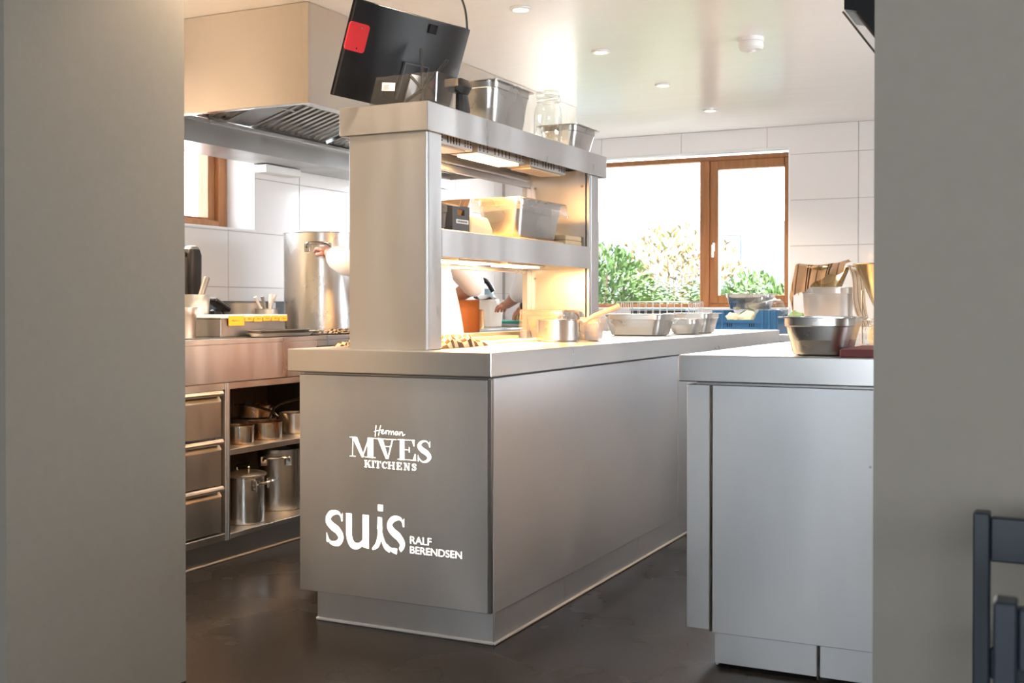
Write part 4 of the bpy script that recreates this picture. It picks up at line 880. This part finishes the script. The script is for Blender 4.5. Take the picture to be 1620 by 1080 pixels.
CH = thing('cone_strainer_stand', (.925, 1.40, Z), 'golden cone strainer in a wire stand cut off by the grey wall', 'strainer')
b = BM(); lathe(b, [(.012, .10), (.098, .295), (.105, .297), (.105, .300), (.094, .297), (.008, .104)], 36); obj('cone', b, BRASSY, CH, world=False, smooth=SM)
b = BM(); tube(b, ring(.07, .09, 24) + [ring(.07, .09, 24)[0]], .004, 6)
for k in range(3):
    a = 2 * PI * k / 3 + 3.3; tube(b, [(.07 * math.cos(a), .07 * math.sin(a), .2), (.07 * math.cos(a), .07 * math.sin(a), 0)], .003, 6)
obj('wire_stand', b, POLISHED, CH, world=False, smooth=SM)
b = BM()
def blob(bm, c, r, seed, n=12, amp=.15, sq=(1, 1, 1)):
    rnd = random.Random(seed); ph_ = [rnd.uniform(0, 6.3) for _ in range(4)]; L = []
    for i in range(n + 1):
        th = PI * i / n; L.append([])
        for j in range(16):
            p_ = 2 * PI * j / 16; k = 1 + amp * (math.sin(3 * p_ + ph_[0] + th * 2) * .5 + math.sin(5 * th + ph_[1] + p_) * .5)
            L[-1].append((c[0] + r * k * sq[0] * math.sin(th) * math.cos(p_), c[1] + r * k * sq[1] * math.sin(th) * math.sin(p_), c[2] + r * k * sq[2] * math.cos(th)))
    loft(bm, L, True, True)
blob(b, (0, 0, .045), .06, 4, amp=.12, sq=(1.3, .9, .75)); fb = obj('food_bag', b, CREAM, None, loc=(1.07, .66, Z + .003), smooth=True, label='knotted clear bag of pale food behind the burgundy board', cat='bag')
b = BM(); blob(b, (0, 0, .047), .064, 8, amp=.22, sq=(1.32, .92, .8)); obj('bag_film', b, FILM, fb, world=False, smooth=True)

# ================================================================== BACK COUNTER AND CRATES
BZ = .858
b = BM(); box(b, -2.4, 2.6, 4.42, 5.048, BZ - .05, BZ, bev=.003); rebase(obj('window_worktop', b, STEELTOP, label='steel worktop running under the back window', cat='worktop'), (0, 4.7, BZ - .05))
BC = thing('window_cabinet', (0, 4.7, 0), 'steel cabinets under the window worktop behind the island', 'cabinet')
bx('carcass', STEELDK, BC, -2.35, 2.55, 4.47, 5.04, .09, BZ - .052, bev=0)
bx('plinth_panel', STEELDK, BC, -2.3, 2.5, 4.52, 4.53, 0, .089, bev=0)
for k in range(8): bx('door', STEELV, BC, -2.34 + k * .61, -2.34 + k * .61 + .605, 4.447, 4.469, .1, BZ - .058, bev=.002)
CR = thing('blue_crate', (-.405, 4.62, BZ), 'blue plastic vegetable crate with dipped front by the window', 'crate')
cw, cl, chh = .44, .30, .156
def crate_side(bm, wlen, y0, y1, dip):
    prof = [(-wlen / 2, 0), (wlen / 2, 0), (wlen / 2, chh)] + ([(wlen * .22, chh), (wlen * .14, chh - .065), (-wlen * .27, chh - .065), (-wlen * .35, chh)] if dip else []) + [(-wlen / 2, chh)]
    loft(bm, [[(x, y, z) for x, z in prof] for y in (y0, y1)], True, True)
b = BM(); crate_side(b, cw, -cl / 2, -cl / 2 + .012, True); obj('front_wall', b, BLUEC, CR, world=False)
b = BM(); crate_side(b, cw, cl / 2 - .012, cl / 2, True); obj('rear_wall', b, BLUEC, CR, world=False)
for s in (-1, 1):
    b = BM(); box(b, s * (cw / 2 - .012), s * cw / 2, -cl / 2 + .0125, cl / 2 - .0125, 0, chh); obj('side_wall', b, BLUEC, CR, world=False)
b = BM(); box(b, -cw / 2 + .013, cw / 2 - .013, -cl / 2 + .013, cl / 2 - .013, 0, .008); obj('bottom', b, BLUEC, CR, world=False)
for x in (-.205, -.15, .12, .165, .205):
    b = BM(); box(b, x - .008, x + .008, -cl / 2 - .008, -cl / 2 - .0002, 0, chh, bev=.002); obj('rib', b, BLUEC, CR, world=False)
b = BM(); box(b, -cw / 2, cw / 2, -cl / 2 - .006, -cl / 2 - .0003, chh - .085, chh - .078); obj('band', b, BLUEC, CR, world=False)
for k in range(6):
    b = BM(); x = -.115 + .014 * (k % 3) + (.15 if k > 2 else 0); box(b, x - .0035, x + .0035, -cl / 2 - .001, -cl / 2 - .0002, .045, .068); obj('slot', b, BLACKP, CR, world=False)
for k, (x, y, z, r, m, lab) in enumerate(((-.53, 4.60, .085, .052, CAULI, 'cauliflower at the left end of the blue crate'), (-.405, 4.55, .088, .062, CAULI, 'large pale cauliflower in the dip of the blue crate'), (-.335, 4.68, .10, .055, CAULI, 'cauliflower behind at the right of the blue crate'), (-.46, 4.70, .10, .05, LEAFV, 'green leafy head at the back of the blue crate'))):
    b = BM(); blob(b, (0, 0, 0), r, 20 + k, amp=.14); o = obj('vegetable', b, m, None, loc=(x, y, BZ + z), smooth=True, label=lab, cat='vegetable', group='vegetables in the blue crate')
    b = BM(); blob(b, (0, 0, -.012), r * 1.08, 40 + k, amp=.1, sq=(1, 1, .6)); obj('leaves', b, LEAFV, o, world=False, smooth=True)
b = BM(); blob(b, (0, 0, 0), .085, 61, amp=.25, sq=(1.5, .9, .75)); obj('vegetable_bag', b, FILM, None, loc=(-.285, 4.60, BZ + .175), smooth=True, label='crinkled clear plastic bag spilling over the blue crate', cat='bag')
b = BM(); blob(b, (0, 0, 0), .05, 66, amp=.3, sq=(1.2, .9, .9)); obj('green_bunch', b, LEAFV, None, loc=(-.118, 4.70, BZ + .10), smooth=True, label='green leaves poking out right of the blue crate', cat='vegetable')
pan('gastro_pan', (-.42, 4.69, BZ + .163), .33, .20, .105, 'steel gastro pan resting on top of the blue crate', r=.03)
b = BM(); box(b, -.2, .2, -.13, .13, 0, .16, bev=.006); D2 = obj('dark_crate', b, DKGREY, None, loc=(-1.02, 4.62, BZ), label='dark grey box beside the window mullion behind the island', cat='crate')
b = BM(); box(b, -.205, .205, -.135, .135, .15, .168, bev=.004); obj('crate_rim', b, BOTTLE, D2, world=False)
b = BM(); box(b, -.04, .04, -.06, .06, 0, .07, bev=.006); D3 = obj('blue_tub', b, BLUEC, None, loc=(-.70, 4.56, BZ), label='small blue tub between dark box and blue crate', cat='container')
b = BM(); box(b, -.043, .043, -.063, .063, .064, .076, bev=.003); obj('tub_lid', b, WHITEP, D3, world=False)

# ================================================================== DEVICE AT UPPER RIGHT
DV = thing('wall_screen', (1.25, -.5, 1.70), 'black wall device with slanted clear lower edge, upper right', 'screen')
b = BM(); loft(b, [[(1.14, y, 2.0), (1.14, y, 1.662), (1.165, y, 1.655), (1.293, y, 1.478), (1.293, y, 2.0)] for y in (-.598, -.45)], True, True); obj('housing', b, BLACKG, DV)
b = BM(); loft(b, [[(1.140, y, 1.655), (1.166, y, 1.650), (1.293, y, 1.473), (1.293, y, 1.440)] for y in (-.605, -.44)], True, True); obj('slanted_guard', b, CLEARP, DV)
b = BM(); tube(b, [(1.166, -.606, 1.650), (1.290, -.606, 1.476)], .003, 6); tube(b, [(1.139, -.606, 1.655), (1.290, -.606, 1.443)], .0025, 6); obj('chrome_edge', b, POLISHED, DV)

# ================================================================== DINING CHAIRS
def chair(loc, label, ref=None):
    if ref: t = copytree(ref); t.location = loc; t['label'] = label; return t
    t = thing('dining_chair', loc, label, 'chair', 'navy wooden chairs in front of the grey wall')
    w_, d_, hb = .42, .40, .775
    for x in (0, w_ - .02):
        bx('back_post', NAVY, t, x, x + .02, -.012, .018, 0, hb, bev=.002, world=False)
        bx('leg', NAVY, t, x, x + .022, -d_ - .03, -d_, 0, .44, bev=.002, world=False)
        bx('side_rail', NAVY, t, x + .003, x + .017, -d_, -.013, .39, .435, bev=.002, world=False)
        bx('side_stretcher', NAVY, t, x + .004, x + .016, -d_, -.013, .18, .205, bev=.002, world=False)
    bx('top_rail', NAVY, t, .0205, w_ - .0205, -.004, .012, hb - .063, hb - .006, bev=.002, world=False)
    for z in (.58, .66): bx('back_slat', NAVY, t, .0205, w_ - .0205, -.002, .010, z - .10, z - .06, bev=.002, world=False)
    bx('rear_rail', NAVY, t, .0205, w_ - .0205, -.005, .012, .39, .435, bev=.002, world=False)
    bx('front_rail', NAVY, t, .0225, w_ - .0225, -d_ - .02, -d_ - .004, .39, .435, bev=.002, world=False)
    bx('seat', NAVY, t, -.004, w_ + .004, -d_ - .035, -.013, .441, .46, bev=.005, world=False)
    return t
c1 = chair((1.462, -1.475, 0), 'navy wooden chair closer to the grey wall')
chair((1.514, -1.945, 0), 'navy wooden chair nearer the camera, lower at the right edge', c1)

# ================================================================== PEOPLE
def skinmesh(name, V, E, m, parent=None, root=0, sub=2, org=(0, 0, 0), grow=0.0):
    me = bpy.data.meshes.new(name); o_ = Vector(org)
    me.from_pydata([Vector(v[:3]) - o_ for v in V], E, []); me.materials.append(m)
    o = link(name, me, parent, org if parent is None else (0, 0, 0))
    sk = o.modifiers.new('skin', 'SKIN'); sk.use_smooth_shade = True
    for i, v in enumerate(V):
        r = v[3] if isinstance(v[3], tuple) else (v[3], v[3]); me.skin_vertices[0].data[i].radius = (r[0] + grow, r[1] + grow)
    me.skin_vertices[0].data[root].use_root = True
    ss = o.modifiers.new('sub', 'SUBSURF'); ss.levels = sub; ss.render_levels = sub
    ORG[o.name] = o_; return o
def person(pos, joints, label, apron=True):
    """joints: dict of world points; returns the body with clothes as children"""
    J_ = {k: (Vector(v) if isinstance(v, tuple) else v) for k, v in joints.items()}
    V = []; E = []; idx = {}
    def add(k, p, r, prev=None):
        idx[k] = len(V); V.append((p[0], p[1], p[2], r));
        if prev is not None: E.append((idx[prev], idx[k]))
    pel, ch, nk, hd = J_['pelvis'], J_['chest'], J_['neck'], J_['head']
    add('pelvis', pel, .12); add('waist', pel.lerp(ch, .5), .115, 'pelvis'); add('chest', ch, .125, 'waist'); add('upper', ch.lerp(nk, .55), .10, 'chest'); add('neck', nk, .052, 'upper')
    add('jaw', nk.lerp(hd, .55), .062, 'neck'); add('head', hd, .085, 'jaw'); add('crown', hd + (hd - nk).normalized() * .075, .07, 'head')
    for s in 'LR':
        sh, el, wr, ha = J_['sh' + s], J_['el' + s], J_['wr' + s], J_['ha' + s]
        add('sh' + s, sh, .062, 'upper'); add('ua' + s, sh.lerp(el, .5), .05, 'sh' + s); add('el' + s, el, .042, 'ua' + s); add('fa' + s, el.lerp(wr, .4), .042, 'el' + s); add('wr' + s, wr, .027, 'fa' + s)
        d = (ha - wr).normalized(); side = d.cross(Vector((0, 0, 1))).normalized(); up = side.cross(d)
        add('pm' + s, wr.lerp(ha, .6), (.034, .02), 'wr' + s)
        for f, (o1, ln) in enumerate(((-.028, .068), (-.010, .078), (.010, .074), (.027, .058))):
            k0 = ha + side * o1; add(f'k{f}{s}', k0, .0105, 'pm' + s); add(f'm{f}{s}', k0 + d * ln * .5 - up * .008, .0092, f'k{f}{s}'); add(f't{f}{s}', k0 + d * ln * .85 - up * .030, .0078, f'm{f}{s}')
        tb_ = wr.lerp(ha, .35) - side * .030; add('th' + s, tb_ - up * .012, .0115, 'pm' + s); add('tt' + s, tb_ + d * .045 - side * .014 - up * .026, .009, 'th' + s)
        hp, kn, an = J_['hp' + s], J_['kn' + s], J_['an' + s]
        add('hp' + s, hp.lerp(kn, .15), .075, 'pelvis'); add('tg' + s, hp.lerp(kn, .5), .070, 'hp' + s); add('kn' + s, kn, .058, 'tg' + s); add('cf' + s, kn.lerp(an, .35), .055, 'kn' + s); add('an' + s, an, .038, 'cf' + s)
    body = skinmesh('person', V, E, SKIN, None, 0, 2, pos); tag(body, label, 'person')
    # face on the head
    fdir = Vector(J_['face']).normalized(); sd_ = fdir.cross(Vector((0, 0, 1))).normalized()
    for s in (-1, 1):
        b = BM(); blob(b, hd + fdir * .078 + sd_ * s * .03 + Vector((0, 0, .012)), .011, 1, 6, 0); obj('eye', b, WHITEP, body, smooth=True)
        b = BM(); blob(b, hd + sd_ * s * .088 + Vector((0, 0, -.005)), .026, 1, 6, .05, (.5, .7, 1.1)); obj('ear', b, SKIN, body, smooth=True)
    b = BM(); blob(b, hd + fdir * .09 + Vector((0, 0, -.018)), .017, 2, 6, 0, (1, 1, 1.4)); obj('nose', b, SKIN, body, smooth=True)
    b = BM(); blob(b, hd + fdir * .079 + Vector((0, 0, -.055)), .018, 2, 6, 0, (1, 1, .35)); obj('mouth', b, mat('lips', (.4, .14, .11), .5), body, smooth=True)
    b = BM(); blob(b, hd - fdir * .012 + Vector((0, 0, .035)), .099, 3, 12, .04, (1, 1, .95)); obj('hair', b, HAIR, body, smooth=True)
    # jacket
    V2 = []; E2 = []; ix = {}
    def a2(k, p, r, prev=None):
        ix[k] = len(V2); V2.append((p[0], p[1], p[2], r))
        if prev is not None: E2.append((ix[prev], ix[k]))
    a2('hem', pel - Vector((0, 0, .15)), .152); a2('hip', pel - Vector((0, 0, .05)), .150, 'hem'); a2('waist', pel.lerp(ch, .5), .145, 'hip'); a2('chest', ch, .150, 'waist'); a2('upper', ch.lerp(nk, .55), .118, 'chest'); a2('collar', nk.lerp(ch, .12), .066, 'upper')
    for s in 'LR':
        sh, el, wr = J_['sh' + s], J_['el' + s], J_['wr' + s]
        a2('sh' + s, sh, .080, 'upper'); a2('ua' + s, sh.lerp(el, .5), .070, 'sh' + s); a2('el' + s, el, .066, 'ua' + s)
        e_ = J_.get('cuff' + s, .5); a2('cf' + s, el.lerp(wr, e_), .062, 'el' + s)
    jk = skinmesh('jacket', V2, E2, JACKET, body, 0, 2, pos)
    V3 = [(*(pel - Vector((0, 0, .02))), .105)]; E3 = []
    for s in 'LR':
        hp, kn, an = J_['hp' + s], J_['kn' + s], J_['an' + s]; n0 = len(V3)
        V3 += [(*hp.lerp(kn, .18), .088), (*hp.lerp(kn, .5), .088), (*kn, .075), (*(an + Vector((0, 0, .02))), .07)]; E3 += [(0, n0), (n0, n0 + 1), (n0 + 1, n0 + 2), (n0 + 2, n0 + 3)]
    skinmesh('trousers', V3, E3, TROUSER, body, 0, 2, pos)
    for s in 'LR':
        an = J_['an' + s]; b = BM(); L = []
        for t, wd, hh in ((-.09, .03, .05), (-.06, .045, .085), (.0, .046, .10), (.07, .05, .06), (.14, .046, .05), (.175, .02, .03)):
            c = Vector((an.x, an.y, 0)) + fdir * t; L.append([(c.x + sd_.x * wd * q, c.y + sd_.y * wd * q, zz) for q, zz in ((-1, .001), (1, .001), (1, hh * .6), (.5, hh), (-.5, hh), (-1, hh * .6))])
        loft(b, L, True, True); obj('shoe', b, BLACKP, body, smooth=SM)
    if apron:
        b = BM(); c0 = pel + fdir * .165
        uvgrid(b, 14, 14, lambda u, v: c0 + sd_ * (.44 * (u - .5)) - fdir * (1.05 * (u - .5) ** 2) + Vector((0, 0, .12 - .62 * v)) + fdir * (.01 * math.sin(16 * u) * v), .003)
        obj('apron', b, APRON, body, smooth=True)
    return body
person((-1.02, 1.42, 0), dict(pelvis=(-1.02, 1.42, .95), chest=(-1.09, 1.42, 1.22), neck=(-1.17, 1.42, 1.40), head=(-1.22, 1.41, 1.55), face=(-1, .1, 0),
    shL=(-1.13, 1.25, 1.34), elL=(-1.36, 1.27, 1.22), wrL=(-1.58, 1.41, 1.29), haL=(-1.655, 1.465, 1.315), cuffL=.9,
    shR=(-1.09, 1.60, 1.34), elR=(-1.04, 1.84, 1.14), wrR=(-1.27, 1.97, 1.06), haR=(-1.34, 2.01, 1.035), cuffR=.12,
    hpL=(-1.02, 1.32, .88), knL=(-1.04, 1.30, .48), anL=(-1.0, 1.28, .08), hpR=(-1.02, 1.52, .88), knR=(-1.04, 1.54, .48), anR=(-1.0, 1.56, .08)),
    'cook in a white jacket behind the front pass column reaching to the stock pot')
person((-1.06, 2.98, 0), dict(pelvis=(-1.06, 2.98, .95), chest=(-1.12, 3.02, 1.22), neck=(-1.18, 3.05, 1.40), head=(-1.25, 3.07, 1.55), face=(-1, .25, 0),
    shL=(-1.18, 2.86, 1.34), elL=(-1.33, 2.95, 1.12), wrL=(-1.50, 3.12, 1.05), haL=(-1.56, 3.18, 1.04), cuffL=.3,
    shR=(-1.14, 3.20, 1.35), elR=(-1.34, 3.31, 1.165), wrR=(-1.56, 3.48, 1.04), haR=(-1.625, 3.545, 1.0), cuffR=.15,
    hpL=(-1.06, 2.88, .88), knL=(-1.08, 2.86, .48), anL=(-1.03, 2.84, .08), hpR=(-1.06, 3.08, .88), knR=(-1.08, 3.10, .48), anR=(-1.03, 3.12, .08)),
    'second cook at the far range with one hand over the teal board', apron=False)
b = BM(); d_ = Vector((-.22, .17, -.125)).normalized(); c = Vector((-1.545, 3.468, 1.049)); tube(b, [c - d_ * .014, c + d_ * .014], [.036, .034], 16)
rebase(obj('wrist_watch', b, BLACKP, label='black watch band on the wrist over the teal board', cat='watch', smooth=SM), c)

# ================================================================== OUTDOORS
b = BM(); box(b, -30, 30, 5.3, 60, -.3, -.05); obj('ground', b, PALEGROUND, kind='structure')
def leaf(bm, p, d, up, ln, wd):
    s = d.cross(up); s = s.normalized() if s.length > 1e-4 else Vector((1, 0, 0)); n = s.cross(d)
    a = bm.verts.new(p); bq = bm.verts.new(p + d * ln * .5 + s * wd / 2 + n * ln * .05); c = bm.verts.new(p + d * ln - n * ln * .12); e = bm.verts.new(p + d * ln * .5 - s * wd / 2 + n * ln * .05)
    bm.faces.new((a, bq, c, e))
def shrub(x, y, rx, ry, h, n, m, label, fern=False, ls=.06):
    rnd = random.Random(int((x * 31 + y * 17) * 100)); t = thing('garden_shrub', (x, y, -.05), label, 'shrub', 'garden shrubs outside the window')
    b = BM()
    for k in range(7):
        a = rnd.uniform(0, 6.28); tube(b, [(0, 0, 0), (rx * .3 * math.cos(a), ry * .3 * math.sin(a), h * .4), (rx * .6 * math.cos(a), ry * .6 * math.sin(a), h * .85)], [.012, .008, .004], 5)
    obj('stems', b, TWIG, t, world=False)
    b = BM()
    if fern:
        for k in range(n):
            a = rnd.uniform(0, 6.28); L = rnd.uniform(.6, 1.05); hh = h * rnd.uniform(.75, 1.05); bx0 = Vector((rnd.uniform(-rx, rx) * .5, rnd.uniform(-ry, ry) * .5, 0)); o = Vector((math.cos(a), math.sin(a), 0))
            for i in range(16):
                f = .25 + .75 * i / 15; p = bx0 + o * (L * .55 * f ** 1.6) + Vector((0, 0, hh * (1.25 * f - .35 * f ** 3) * .98)); tn = (o * .7 + Vector((0, 0, .6 - .9 * f))).normalized(); sd = tn.cross(Vector((0, 0, 1))).normalized()
                for s in (-1, 1): leaf(b, p, (sd * s + tn * .35).normalized(), Vector((0, 0, 1)), .16 * (1.1 - f) + .035, .03)
    else:
        for k in range(n):
            while True:
                q = Vector((rnd.uniform(-1, 1), rnd.uniform(-1, 1), rnd.uniform(-1, 1)))
                if .45 < q.length < 1: break
            p = Vector((q.x * rx, q.y * ry, h * .55 + q.z * h * .47)); d = (q + Vector((rnd.uniform(-.8, .8), rnd.uniform(-.8, .8), rnd.uniform(-.3, .9)))).normalized()
            leaf(b, p, d, Vector((rnd.uniform(-1, 1), rnd.uniform(-1, 1), 1)).normalized(), ls * rnd.uniform(.7, 1.4), ls * .5)
    tag(obj('foliage', b, m, t, world=False), kind='stuff')
    return t
shrub(-2.35, 6.75, .55, .4, 1.62, 3600, LEAF2, 'dark green hedge shrub at the left of the back window', ls=.08)
shrub(-1.70, 6.9, .55, .4, 1.5, 130, LEAF1, 'bright fern clump left of the window mullion', fern=True)
shrub(-1.30, 6.7, .45, .35, 1.42, 110, LEAF1, 'fern clump right beside the window mullion', fern=True)
shrub(-1.9, 7.6, .8, .4, 1.85, 2600, LEAF3, 'reddish flowering shrub behind the ferns', ls=.07)
shrub(-1.05, 7.2, .4, .35, 1.36, 2600, LEAF2, 'low hedge shrub seen through the narrow sash', ls=.07)
shrub(-.55, 6.8, .45, .35, 1.3, 2600, LEAF2, 'low hedge shrub behind the blue crate', ls=.07)
shrub(-3.1, 7.4, .6, .5, 1.5, 1500, LEAF2, 'hedge shrub far left outside, behind the pass', ls=.08)
# parked van
VN = thing('parked_van', (-2.6, 11.4, -.05), 'pale blue-grey van parked outside the window', 'van')
b = BM(); prof = [(-2.4, .35), (2.2, .35), (2.35, .5), (2.35, 1.15), (1.75, 1.35), (1.25, 2.1), (-2.3, 2.2), (-2.42, 2.0)]
loft(b, [[(x, y, z) for x, z in prof] for y in (-.85, .85)], True, True); obj('body', b, VAN, VN, world=False)
for x0, x1 in ((-2.2, -.6), (-.5, .55)): bx('window', VAN, VN, x0, x1, -.862, -.852, 1.45, 1.95, bev=.01, world=False)
for x in (-1.6, 1.5):
    b = BM(); tube(b, [(x, -.80, .33), (x, -.88, .33)], .33, 24); obj('wheel', b, BLACKP, VN, world=False, smooth=SM)
b = BM(); box(b, -2.42, 2.36, -.865, -.852, .75, .85, bev=.005); obj('side_trim', b, BLACKP, VN, world=False)
